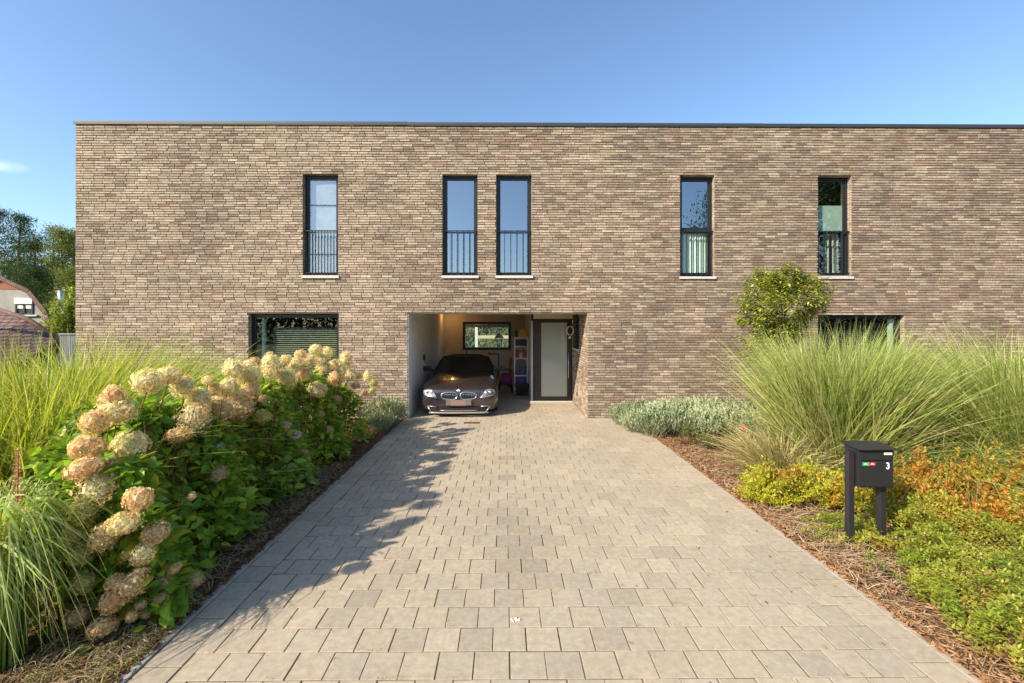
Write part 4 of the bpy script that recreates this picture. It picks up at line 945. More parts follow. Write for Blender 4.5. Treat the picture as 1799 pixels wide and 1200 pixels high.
hd = [(260, 671, 27, 'c'), (296, 660, 22, 'c'), (324, 679, 20, 'c'), (199, 700, 22, 'p'), (205, 724, 30, 'c'), (166, 742, 23, 'p'), (153, 786, 27, 'p'), (229, 784, 29, 'c'), (148, 823, 29, 'p'), (206, 827, 26, 'p'), (173, 850, 32, 'c'),
      (243, 876, 26, 'p'), (313, 764, 20, 'p'), (342, 735, 27, 'c'), (350, 700, 21, 'c'), (377, 682, 12, 'p'), (396, 683, 18, 'c'), (387, 719, 24, 'p'), (419, 712, 26, 'p'), (412, 650, 20, 'c'), (437, 658, 22, 'c'), (441, 684, 16, 'p'),
      (383, 832, 17, 'b'), (337, 871, 7, 'p'), (216, 919, 27, 'c'), (181, 943, 22, 'p'), (274, 935, 22, 'p'), (251, 974, 20, 'c'), (226, 972, 12, 'g'), (306, 999, 12, 'p'), (286, 1022, 13, 'b'), (233, 1026, 24, 'p'), (204, 1024, 18, 'p'),
      (197, 1057, 20, 'p'), (344, 1019, 14, 'b'), (279, 1051, 16, 'b'), (181, 1101, 24, 'p'), (248, 1062, 10, 'b'), (232, 1082, 11, 'b'), (255, 1078, 10, 'b'), (137, 1083, 22, 'b'), (149, 1022, 22, 'g'), (140, 972, 22, 'g'), (128, 937, 25, 'g'), (146, 894, 30, 'g'), (40, 1069, 28, 'g'),
      (476, 640, 20, 'c'), (447, 638, 12, 'p'), (501, 632, 11, 'c'), (528, 624, 12, 'p'), (521, 637, 15, 'c'), (555, 615, 12, 'c'), (575, 619, 11, 'c'), (544, 632, 13, 'c'), (562, 632, 13, 'c'), (569, 646, 15, 'c'), (589, 640, 12, 'c'), (607, 632, 14, 'c'),
      (501, 665, 21, 'c'), (533, 657, 16, 'p'), (555, 684, 20, 'c'), (591, 665, 14, 'p'), (616, 658, 11, 'c'), (629, 660, 9, 'c'), (646, 661, 10, 'c'), (657, 673, 9, 'g'), (625, 677, 9, 'p'), (654, 686, 8, 'g'), (404, 678, 16, 'c'), (463, 701, 9, 'b'), (478, 655, 16, 'c'), (515, 648, 13, 'c'),
      (501, 748, 12, 'b'), (515, 764, 14, 'w'), (385, 785, 10, 'w'), (591, 702, 9, 'b'), (578, 755, 8, 'b'), (564, 728, 7, 'b'), (632, 727, 7, 'b'), (666, 711, 6, 'b'), (461, 732, 14, 'g'), (438, 640, 10, 'c'), (365, 668, 10, 'c'), (600, 650, 10, 'c'), (640, 690, 7, 'b'), (535, 795, 7, 'b')]
HG = 'hydrangeas along the left edge of the driveway'
hlab = ['nearest hydrangea, its fading flower heads down to the ground beside the kerb', 'second hydrangea from the camera, its largest cream heads held on tall stems above the leaves', 'hydrangea in the middle of the row with tight pink tinged heads above open leafy stems',
        'hydrangea with a lone white flower head low in its dark leaves', 'hydrangea whose crowded cream heads stand before the wide blinds window', 'hydrangea at the house end of the row, next to the small lavender']
HY = [3.2, 3.7, 4.6, 5.55, 6.45, 7.3]; HX = -3.0
def zt_leaf(Y):
    return np.interp(Y, [2.4, 3.0, 3.6, 4.5, 6.0, 7.0, 7.8, 8.3], [.75, 1.05, 1.32, 1.33, 1.34, 1.25, .98, .6])
hmap = {i: [] for i in range(6)}
for u, v, r_, k in hd:
    z = 1.0
    for _ in range(6):
        X = -(2.42+.30*z); X += (.22 if u > 595 else 0)
        p = atX(u, v, X); z = max(min(p.z, 1.75), .08)
    if u < 365 and v > 855:
        p = at(u, v, 2.86+max(0, u-230)*.003+(.05 if k == 'g' else 0))
    hmap[int(np.argmin([abs(p.y-y) for y in HY]))].append((p, r_*p.y/F*.88, k))
HG_L = 1.08*np.array([(.19, .35, .04), (.27, .45, .05), (.36, .54, .06), (.15, .29, .04), (.50, .58, .08), (.23, .40, .05)])
for i in range(6):
    yc = HY[i]; t = thing('hydrangea', hlab[i], 'hydrangea', (HX, yc, 0), 0, HG)
    n = 2000; y = rng.uniform(-.62 if i else -.2, .62, n)
    Yw = yc+y; zt = zt_leaf(Yw)+.05*np.sin(Yw*7)+.04*rng.normal(0, 1, n)
    front = rng.random(n) < .62
    z = np.where(front, zt*rng.random(n)**.8, zt-.35*rng.random(n)**2); z = np.clip(z, .06, None)
    surf = .50-.30*z-.10*np.cos(Yw*5.2)-.25*np.clip(z/zt-.75, 0, 1); surf = np.where(Yw > 7.3, surf-.0, surf)
    dep = rng.random(n)**1.6*.38
    surf = surf+(.14 if i == 0 else 0)*np.clip(1-z, 0, 1); x = np.where(front, surf-dep, surf-(.55 if yc < 4 else .75)*rng.random(n))
    P = np.stack([x, y, z], 1)
    if i == 0:
        m0 = 1300; z_ = rng.random(m0)**.85*1.08+.04; x_ = rng.uniform(-.12, 1, m0)*(.80-.30*z_)-.02; P = np.concatenate([P, np.stack([x_, rng.uniform(-.27, -.02, m0)+.05*z_, z_], 1)]); n += m0
    d = np.stack([rng.normal(.45, .6, n), rng.normal(-.35 if i == 0 else 0, .7, n), rng.normal(-.05, .35, n)], 1)
    up = np.stack([rng.normal(.25, .35, n), rng.normal(-.05, .35, n), np.ones(n)], 1)
    c = HG_L[rng.integers(0, 6, n)]*(1+.12*rng.normal(0, 1, n))[:, None]
    c = np.where((rng.random(n) < .05)[:, None], np.array([.34, .33, .04]), c)
    V, Fs, C = inst(LEAF[0], LEAF[1], P, rots(d, up, rng.normal(0, .3, n)), rng.uniform(.075, .14, (n, 1)), np.clip(c, 0, 1))
    link('foliage', mesh_np('foliage', V, Fs, [M_leaf], C), t)
    m = MB(); prs = hmap[i]
    for p, r_, k in prs:
        L_ = p-Vector((HX, yc, 0)); b0 = Vector((random.uniform(-.15, .2), random.uniform(-.25, .25)+L_.y*.5, 0)); mid = b0.lerp(L_, .55)+Vector((-.06, 0, .05))
        m.tube([b0, mid, L_-Vector((0, 0, r_*.5))], [.007, .0055, .0045], 5, cap=False)
    for _ in range(26):
        yy = random.uniform(-.5, .5); m.tube([(random.uniform(-.2, .3), yy, 0), (random.uniform(0, .38), yy+random.uniform(-.1, .1), random.uniform(.6, 1.05)*float(zt_leaf(yc+yy)))], [.006, .003], 5, cap=False)
    m.build('stem', M_bark, t, col=(.19, .09, .05), recalc=False)
    for p, r_, k in prs:
        o = link('flower_head', random.choice(HEADS[k]), t, p-Vector((HX, yc, 0))); s_ = r_
        o.scale = (s_*random.uniform(.92, 1.08), s_*random.uniform(.92, 1.08), s_*random.uniform(.85, 1.05)); o.rotation_euler = (random.uniform(-.5, .5), random.uniform(-.4, .6), random.uniform(0, 6.28))

# lavender
def lav(n, h, r, seed):
    g_ = np.random.default_rng(seed); th = g_.random(n)*6.283; rr = r*np.sqrt(g_.random(n))
    b0 = np.stack([rr*.55*np.cos(th), rr*.55*np.sin(th), 0*th], 1); tip = np.stack([rr*1.1*np.cos(th), rr*1.1*np.sin(th), h*(1-.45*(rr/r)**2)*g_.uniform(.72, 1.05, n)], 1)
    d = tip-b0; L = np.linalg.norm(d, axis=1); parts = []
    k = 8; m_ = n*k; idx = np.repeat(np.arange(n), k); f = np.tile(np.linspace(.42, .97, k), n)
    P = b0[idx]+d[idx]*f[:, None]; dd = d[idx]/L[idx, None]+g_.normal(0, .45, (m_, 3)); 
    c = np.array([(.32, .38, .21), (.39, .44, .26), (.24, .31, .15), (.44, .47, .30)])[g_.integers(0, 4, m_)]*(1+.08*g_.normal(0, 1, m_))[:, None]
    parts.append(inst(SLEAF[0], SLEAF[1], P, rots(dd), np.tile(np.array([[1, .5, 1.]]), (m_, 1))*g_.uniform(.05, .085, (m_, 1)), c))
    m = MB()
    parts.append(blades(int(n*.8), 0, 0, r*.5, h*.95, .6, .15, .005, [(.30, .33, .22), (.24, .22, .15)], seg=3))
    return parts
LAVG = 'lavender plants right of the driveway by the wall'
lm = [mesh_np('lav', *(lambda a: (a[0], a[1], [M_dull], a[2]))(merge(lav(230, .56, .42, s)))) for s in (1, 2, 3)]
cnt_ = {'back': 0, 'middle': 0, 'front': 0}
pos = [(1098, 9.05, .85), (1130, 8.9, .95), (1145, 8.15, .85), (1190, 9.05, 1.1), (1185, 8.25, .95), (1235, 8.95, 1.1), (1235, 8.2, .95), (1285, 8.95, 1.1), (1285, 8.15, 1.0), (1335, 8.8, 1.1), (1330, 8.0, .95), (1115, 8.5, .75), (1160, 8.6, 1.0), (1255, 8.6, 1.0)]
for i, (u, Y, s) in enumerate(pos):
    o = link('lavender', lm[i % 3], None, (at(u, 700, Y).x, Y, 0)); o.scale = (s, s, s*random.uniform(.95, 1.1)); o.rotation_euler = (0, 0, random.random()*6)
    ordn = ['first', 'second', 'third', 'fourth', 'fifth', 'sixth']
    row = 'back' if Y > 8.75 else ('middle' if Y >= 8.5 else 'front'); cnt_[row] += 1
    tag(o, '%s silvery lavender from the front door in the %s row beside the wall' % (ordn[cnt_[row]-1], row), 'lavender', LAVG)
for i, (u, Y, s) in enumerate([(668, 8.9, .95), (690, 9.15, .9), (680, 8.5, .7)]):
    o = link('lavender', lm[i], None, (min(at(u, 700, Y).x, DX0-.22), Y, 0)); o.scale = (s, s, s*1.15); o.rotation_euler = (0, 0, random.random()*6)
    tag(o, ['tallest silvery lavender behind the last hydrangea', 'silvery lavender touching the wall beside the carport', 'small silvery lavender nearest the camera, beside the left kerb'][i], 'lavender', 'lavender plants left of the driveway')

# small leafy shrubs: spirea
def shrub(name, label, cat, group, x, Y, rx, ry, h, n, pal, size, mat=M_leaf, tpl=SLEAF, spiky=.35, loc_seed=None):
    t = thing(name, label, cat, (x, Y, 0), 0, group)
    u = rng.random(n)*6.283; q = rng.random(n)**.5; zc = rng.random(n)
    # twigs radiating: leaves strung along twigs
    nt_ = max(30, n//26); ta = rng.random(nt_)*6.283; te = rng.random(nt_)**.7*1.35
    tip = np.stack([rx*np.sin(te)*np.cos(ta), ry*np.sin(te)*np.sin(ta), h*np.cos(te)*.95+.06*h], 1)*rng.uniform(.75, 1.12, (nt_, 1))
    lump = (1+.16*np.sin(ta*3+x)+.1*np.sin(ta*5+te*4))[:, None]; tip = tip*lump
    k = rng.integers(0, nt_, n); f = rng.uniform(.35, 1.02, n)**.7
    P = tip[k]*f[:, None]+rng.normal(0, .014, (n, 3)); P[:, 2] = np.maximum(P[:, 2], .02)
    d = tip[k]/np.linalg.norm(tip[k], axis=1, keepdims=True)*.6+rng.normal(0, .55, (n, 3)); d[:, 2] += .12
    pal = np.array(pal); tone = vnoise(P[:, 0]+x+20, P[:, 1]+P[:, 2]+Y+20, .22, 17)
    ci = np.clip((tone*len(pal)*1.15+rng.normal(0, .9, n)-.3), 0, len(pal)-1).astype(int)
    c = pal[ci]*(1+.1*rng.normal(0, 1, n))[:, None]
    V, Fs, C = inst(tpl[0], tpl[1], P, rots(d, None, rng.normal(0, .6, n)), rng.uniform(size*.7, size*1.3, (n, 1)), np.clip(c, 0, 1)); link('foliage', mesh_np('foliage', V, Fs, [mat], C), t)
    m = MB()
    for j in range(min(nt_, 70)): m.tube([(tip[j, 0]*.1, tip[j, 1]*.1, 0), tuple(tip[j]*.92)], [.004, .0018], 4, cap=False)
    m.build('stem', M_bark, t, col=(.16, .09, .05), recalc=False)
    return t
SPG = 'golden shrubs right of the driveway'
SP1 = [(.58, .60, .06), (.64, .62, .08), (.46, .54, .06), (.62, .50, .06), (.36, .46, .06), (.58, .33, .05)]
SP2 = [(.36, .42, .06), (.52, .47, .06), (.58, .41, .06), (.62, .32, .06), (.56, .22, .05), (.46, .44, .07)]
shrub('spirea', 'bright yellow low shrub nearest the paving, left of the letterbox', 'shrub', SPG, at(1350, 850, 5.05).x, 5.05, .36, .34, .42, 4160, SP1, .040)
shrub('spirea', 'yellow shrub directly left of the letterbox post', 'shrub', SPG, at(1425, 850, 5.0).x, 5.0, .42, .34, .42, 4800, SP1, .040)
shrub('spirea', 'yellow and orange shrub seen between the letterbox posts', 'shrub', SPG, at(1530, 850, 4.75).x, 4.8, .42, .36, .46, 4800, SP2[:4]+SP1[:2], .040)
shrub('spirea', 'orange tinged shrub directly right of the letterbox', 'shrub', SPG, at(1625, 850, 4.75).x, 4.75, .45, .4, .56, 5440, SP2, .042)
shrub('spirea', 'deep orange shrub between the letterbox and the right frame edge', 'shrub', SPG, at(1710, 850, 4.75).x, 4.75, .45, .42, .60, 5440, SP2, .042)
shrub('spirea', 'green and orange shrub at the right frame edge', 'shrub', SPG, at(1800, 850, 4.65).x, 4.65, .5, .42, .62, 5440, SP2[::-1], .042)
shrub('spirea', 'low red leaved shrub tucked below the orange shrubs', 'shrub', SPG, at(1690, 900, 4.3).x, 4.3, .4, .3, .34, 1800, SP2, .034)
shrub('spirea', 'rust coloured shrub at the front of the orange group, nearest the letterbox', 'shrub', SPG, at(1640, 900, 4.3).x, 4.35, .36, .3, .38, 2600, SP2, .04)
shrub('spirea', 'rust coloured shrub at the front of the orange group, at the right frame edge', 'shrub', SPG, at(1775, 900, 4.2).x, 4.25, .42, .3, .42, 2800, SP2, .04)
# low weeds and the red flower
WG = 'low weeds in the mulch by the lavender'
for u, Y, lab in ((1210, 7.55, 'low green weed in the mulch in front of the lavender'), (1245, 7.2, 'sprawling thin weed in the mulch nearest the paving'), (1290, 7.4, 'leafy rose bush with one red flower at the foot of the tall grass')):
    t = shrub('rose_bush' if 'rose' in lab else 'weed', lab, 'rose bush' if 'rose' in lab else 'weed', None if 'rose' in lab else WG, at(u, 760, Y).x, Y, .24, .18, .34 if 'rose' not in lab else .45, 420, [(.14, .22, .05), (.2, .26, .07), (.26, .28, .1)], .04)
    if 'rose' in lab:
        m = MB()
        for k in range(14):
            a = k*2.4; r_ = .012+.028*k/14; m.lathe([(.006, .01), (.022, .0), (.024, -.006)], r_*math.cos(a), r_*math.sin(a), 7)
        o = m.build('flower_head', plain('red_petal', (.55, .02, .10), .5), t, (.08, -.16, .37)); o.rotation_euler = (R(60), 0, 0)

# ground cover, bottom right
def cover():
    parts = []; n = 210
    for i in range(n):
        Y = rng.uniform(1.7, 4.45); xlo = 2.97+.10*math.sin(Y*4)+(.3 if Y > 3.62 else 0)+ .12*abs(Y-2.9); x = rng.uniform(xlo, 6.2) if i % 3 else rng.uniform(xlo, xlo+.8)
        L = rng.uniform(.3, .6); a = rng.normal(math.pi*1.05, .8); seg = 26
        ts = np.linspace(0, 1, seg); h = rng.uniform(.14, .38)
        px = x+np.cos(a)*L*ts; py = Y+np.sin(a)*L*.7*ts; pz = .04+h*np.sin(ts*2.6)
        px = np.maximum(px, 2.88)
        if 3.65 < Y < 4.4 and x < 3.95: pz = pz*.4
        P = np.stack([px, py, pz], 1); P = np.repeat(P, 5, 0)+rng.normal(0, .012, (seg*5, 3)); P[:, 2] = np.maximum(P[:, 2], .01)
        m_ = len(P); d = np.stack([rng.normal(-.2, .8, m_), rng.normal(0, .8, m_), rng.normal(.45, .35, m_)], 1)
        base = np.array([(.36, .44, .06), (.46, .50, .08), (.55, .56, .11), (.28, .38, .05)])[rng.integers(0, 4)]
        c = base*(1+.14*rng.normal(0, 1, m_))[:, None]
        parts.append(inst(SLEAF[0], SLEAF[1], P, rots(d), rng.uniform(.02, .038, (m_, 1)), np.clip(c, 0, 1)))
    # dense under layer
    m_ = 38000; Y = rng.uniform(1.6, 4.5, m_); xl = 3.02+.12*np.sin(Y*4)+.1*np.sin(Y*11)+.1*abs(Y-2.9)+np.where(Y > 3.6, .25, 0); x = xl+(6.4-xl)*rng.random(m_)**1.15; kp = vnoise(x+50, Y+50, .33, 12)+.25*rng.random(m_) > .36+.45*((Y > 3.75) & (Y < 4.35) & (x < 3.8)); x = x[kp]; Y = Y[kp]; xl = xl[kp]; m_ = len(x)
    P = np.stack([x, Y, .02+(.07+.26*vnoise(x+20, Y+20, .3, 4)*np.clip((x-xl)*3, .35, 1))*rng.random(m_)**.4], 1); d = np.stack([rng.normal(0, .8, m_), rng.normal(0, .8, m_), rng.normal(.4, .3, m_)], 1)
    tone = vnoise(x+30, Y+30, .25, 9)[:, None]
    c = np.array((.26, .34, .05))*(1-tone)+np.array((.58, .54, .10))*tone; c = np.where((vnoise(x+70, Y+70, .5, 21)+.3*rng.random(m_) > .92)[:, None], np.array([.46, .30, .10]), c); c = c*(1+.12*rng.normal(0, 1, m_))[:, None]
    parts.append(inst(SLEAF[0], SLEAF[1], P, rots(d), rng.uniform(.022, .04, (m_, 1)), np.clip(c, 0, 1)))
    tag(plantobj('ground_cover', parts, M_leaf), 'bright green creeping ground cover filling the bottom right corner', 'ground cover', kind='stuff')
cover()
# mulch and dry straw
def mulch():
    def chips(n, xs, ys, s=(.012, .05)):
        P = np.stack([xs, ys, rng.uniform(0.0, .028, n)], 1)
        TV = np.array([(-.5, -.16, 0), (.5, -.12, 0), (.45, .15, .02), (-.48, .13, 0), (-.4, -.1, .09), (.42, -.08, .10), (.38, .1, .09), (-.4, .09, .1)]); TF = [np.array([(4, 5, 6, 7), (0, 1, 5, 4), (1, 2, 6, 5), (2, 3, 7, 6), (3, 0, 4, 7)])]
        d = np.stack([rng.normal(0, 1, n), rng.normal(0, 1, n), rng.normal(0, .25, n)], 1)
        c = np.array([(.34, .18, .09), (.24, .13, .07), (.45, .27, .15), (.15, .09, .05), (.40, .22, .10)])[rng.integers(0, 5, n)]
        return inst(TV, TF, P, rots(d, None, rng.normal(0, .4, n)), rng.uniform(*s, (n, 1)), c)
    n = 22000; ys = 1.4+8.2*rng.random(n)**.9; xs = DX1+.03+1.5*rng.random(n)**1.5
    a = chips(n, xs, ys)
    n = 16000; ys = 1.6+8.0*rng.random(n); xs = DX0-.03-1.1*rng.random(n)**1.3
    b = chips(n, xs, ys); b[2][:] *= .62
    tag(plantobj('mulch', [a], M_dull), 'reddish bark mulch between the paving and the right hand plants', 'mulch', kind='stuff')
    tag(plantobj('mulch', [b], M_dull), 'dark bark mulch between the kerb and the hydrangeas', 'mulch', kind='stuff')
    def straw(n, xf, yf, L=(.1, .4), cols=GR_D):
        x = xf(n); y = yf(n); a_ = rng.random(n)*6.283; L_ = rng.uniform(*L, n); seg = 5; ts = np.linspace(-.5, .5, seg+1); curl = rng.normal(0, 1.2, n)
        ang = a_[:, None]+curl[:, None]*ts; px = x[:, None]+np.cos(ang)*L_[:, None]*ts; py = y[:, None]+np.sin(ang)*L_[:, None]*ts*.8
        pz = .03+.05*rng.random(n)[:, None]*(1-4*ts**2)+rng.uniform(0, .02, n)[:, None]
        px = np.where((px > DX0-.05) & (px < DX1+.05), np.where(px < 0, DX0-.07, DX1+.07), px); w_ = .002; sx = -np.sin(a_)*w_; sy = np.cos(a_)*w_
        A = np.stack([px-sx[:, None], py-sy[:, None], pz], -1); B = np.stack([px+sx[:, None], py+sy[:, None], pz+.001], -1)
        V = np.stack([A, B], 2).reshape(n, -1, 3); T = np.array([(2*i, 2*i+1, 2*i+3, 2*i+2) for i in range(seg)]); Fq = (T[None]+(np.arange(n)*2*(seg+1))[:, None, None]).reshape(-1, 4)
        c = np.array(cols)[rng.integers(0, len(cols), n)]*(1+.15*rng.normal(0, 1, n))[:, None]
        return V.reshape(-1, 3), Fq, np.repeat(c[:, None], 2*(seg+1), 1).reshape(-1, 3)
    S = [(.50, .36, .22), (.44, .30, .17), (.34, .22, .13), (.58, .45, .30)]
    s1 = straw(900, lambda n: DX1+.05+.75*rng.random(n)**1.3, lambda n: rng.uniform(2.0, 7.2, n), cols=S)
    s1b = straw(350, lambda n: rng.normal(3.15, .25, n), lambda n: rng.normal(4.1, .35, n), (.2, .55), cols=S)
    tag(plantobj('straw', [s1, s1b], M_dull), 'dry straw stalks lying on the mulch right of the paving', 'straw', kind='stuff')
    s2 = straw(1500, lambda n: DX0-.08-.6*rng.random(n), lambda n: rng.uniform(2.0, 6.5, n), (.08, .3), cols=[(.36, .26, .16), (.28, .19, .12), (.45, .34, .2)])
    tag(plantobj('straw', [s2], M_dull), 'brown dead stalks lying beside the left kerb', 'straw', kind='stuff')
    # tufts of short dry grass by the near left kerb
    parts = []
    for i in range(460):
        y = rng.uniform(1.7, 3.3); x = DX0-.08-abs(rng.normal(0, .38)); 
        V, Fq, C = blades(16, 0, 0, .03, .07, 1.0, .5, .004, [(.46, .46, .16), (.55, .47, .24), (.34, .38, .1), (.6, .5, .3)], seg=3); parts.append((V+np.array([x, y, 0]), Fq, C))
    tag(plantobj('turf', parts, M_grass), 'short yellowed grass beside the kerb in the bottom left', 'grass', kind='stuff')
mulch()
# leaves lying on the paving
fl = []
n = 60; x = rng.uniform(-1.9, 2.7, n); x = np.where(rng.random(n) < .6, rng.uniform(1.6, 2.75, n), x); P = np.stack([x, rng.uniform(2.5, 8, n), np.full(n, .006)], 1)
c = np.array([(.35, .2, .1), (.14, .10, .07), (.5, .38, .18)])[rng.integers(0, 3, n)]
fl.append(inst(SLEAF[0], SLEAF[1], P, rots(np.stack([rng.normal(0, 1, n), rng.normal(0, 1, n), 0*x+.01], 1)), rng.uniform(.012, .045, (n, 1)), c))
tag(plantobj('fallen_leaves', fl, M_dull), 'small fallen leaves scattered on the paving', 'leaves', kind='stuff')
P_ = .2195; yrow_ = CAMH*F/(1193.3-CV); parts = []
for i in range(420):
    k_ = int(rng.integers(-2, 30)); y = yrow_+k_*P_; x = rng.uniform(-1.9, 2.6)
    if rng.random() < .5: off_ = (P_/2 if k_ % 2 else 0)+.03; x = round((x-off_)/P_)*P_+off_; y += rng.uniform(0, P_)
    V, Fq, C = blades(7, 0, 0, .006, .016, 1.2, .4, .003, [(.22, .24, .07), (.30, .26, .10), (.16, .19, .05)], seg=2); V = V*np.array([1, 1, .7])+np.array([x, y, 0.004]); parts.append((V, Fq, C))
tag(plantobj('moss', parts, M_dull), 'tiny moss and weed tufts growing in the joints of the paving', 'moss', kind='stuff')
# dry seed spike bottom left
p = at(30, 900, 2.72); t = thing('seed_spike', 'tall brown dried seed spike rising from the drooping grass at the left frame edge', 'dried flower', (p.x, 2.72, 0))
m = MB(); zt_ = at(30, 790, 2.72).z; zb_ = at(30, 915, 2.72).z; m.tube([(0, .02, 0), (.0, 0, zb_), (.008, 0, zt_)], [.006, .005, .003], 6); m.build('stem', M_bark, t, col=(.3, .16, .07), recalc=False)
n = 330; f = rng.random(n); a = rng.random(n)*6.283; P = np.stack([.014*np.cos(a)*(1-f*.5), .014*np.sin(a)*(1-f*.5), zb_+(zt_-zb_)*f], 1); d = np.stack([np.cos(a), np.sin(a), .7+0*a], 1)
V, Fs, C = inst(LEAF[0], LEAF[1], P, rots(d), (.026*(1-.5*f))[:, None], np.array([(.58, .32, .16), (.70, .42, .24), (.45, .24, .11)])[rng.integers(0, 3, n)]); link('seed_head', mesh_np('seed', V, Fs, [M_dull], C), t)
# broad weed leaves near kerb
for i, (u, v, lab) in enumerate(((205, 1108, 'green weed with two broad leaves beside the near left kerb'), (140, 1150, 'small leafy weed in the dry grass at the bottom left'), (1655, 1062, 'round leaved weed at the edge of the ground cover'))):
    Y = CAMH*F/(v-CV); k = 7 if i else 5; d = np.stack([np.cos(np.arange(k)*1.3), np.sin(np.arange(k)*1.3), np.full(k, .8)], 1)
    V, Fs, C = inst(LEAF[0], LEAF[1], np.zeros((k, 3))+[0, 0, .01], rots(d), rng.uniform(.07, .11, (k, 1)), np.tile([.2, .34, .05], (k, 1)))
    tag(link('weed', mesh_np('weed', V, Fs, [M_leaf], C), None, (at(u, v, Y).x, Y, 0)), lab, 'weed')

# small evergreen tree on the right
def evergreen():
    Y = 7.6; c = at(1375, 540, Y); t = thing('evergreen_tree', 'small evergreen tree with glossy leaves rising behind the tall grass, before the brick wall', 'tree', (c.x, Y, 0))
    m = MB(); m.tube([(0, 0, 0), (.03, .02, .7), (0, 0, 1.4)], [.035, .03, .025], 8); m.build('trunk', M_bark, t, col=(.14, .10, .07), recalc=False)
    m = MB(); tips = []
    nb = 430
    for i in range(nb):
        a = random.random()*6.283; el = random.uniform(-1.25, 1); rr = random.uniform(.35, 1.0)**.6
        tx = .80*math.cos(a)*math.cos(el*1.2)*rr; ty = .62*math.sin(a)*math.cos(el*1.2)*rr; tz = 2.46+.64*math.sin(el*1.3)*rr
        tx -= .22*max(0, 2.35-tz)
        q_ = 1+.13*math.sin(a*3+1)+.10*math.sin(a*5+el*5); tx *= q_; ty *= q_; tz = 2.46+(tz-2.46)*(1+.12*math.sin(a*4+2))
        if tx > .42+.6*(tz-1.9) and tz < 2.2: continue
        tips.append((tx, ty, tz)); 
        if i % 14 == 0: m.tube([(0, 0, 1.5+.3*random.random()), (tx*.5, ty*.5, (1.6+tz)/2), (tx, ty, tz)], [.009, .006, .003], 5, cap=False)
    for _ in range(90): a = random.random()*6.283; q_ = random.random()**.5; tips.append((-.22+.50*math.cos(a)*q_, .4*math.sin(a)*q_, random.uniform(1.45, 2.0)))
    m.build('branch', M_bark, t, col=(.16, .10, .05), recalc=False)
    T = np.array(tips); k = 21; P = np.repeat(T, k, 0); n = len(P); a = np.tile(np.arange(k)*2.4, len(T)); hh = np.tile(np.linspace(-.09, .04, k), len(T))
    outd = T-np.array([0, 0, 2.2]); outd = outd/np.linalg.norm(outd, axis=1, keepdims=True)*.6+[0, 0, .6]; outd /= np.linalg.norm(outd, axis=1, keepdims=True); O = np.repeat(outd, k, 0)
    d = np.stack([np.cos(a), np.sin(a), 0*a], 1)+O*(.2+hh*6)[:, None]+rng.normal(0, .2, (n, 3)); P = P+O*hh[:, None]
    c = np.array([(.28, .35, .05), (.38, .44, .06), (.18, .26, .04), (.50, .54, .12), (.46, .33, .12)])[rng.choice(5, n, p=[.27, .32, .12, .24, .05])]*(1+.1*rng.normal(0, 1, n))[:, None]
    V, Fs, C = inst(NARROW[0], NARROW[1], P, rots(d), rng.uniform(.075, .135, (n, 1)), np.clip(c, 0, 1)); mt = attrmat('glossy_leaf', rough=.3, spec=.6, trans=.22, noise=.2)
    link('crown', mesh_np('crown', V, Fs, [mt], C), t)
evergreen()

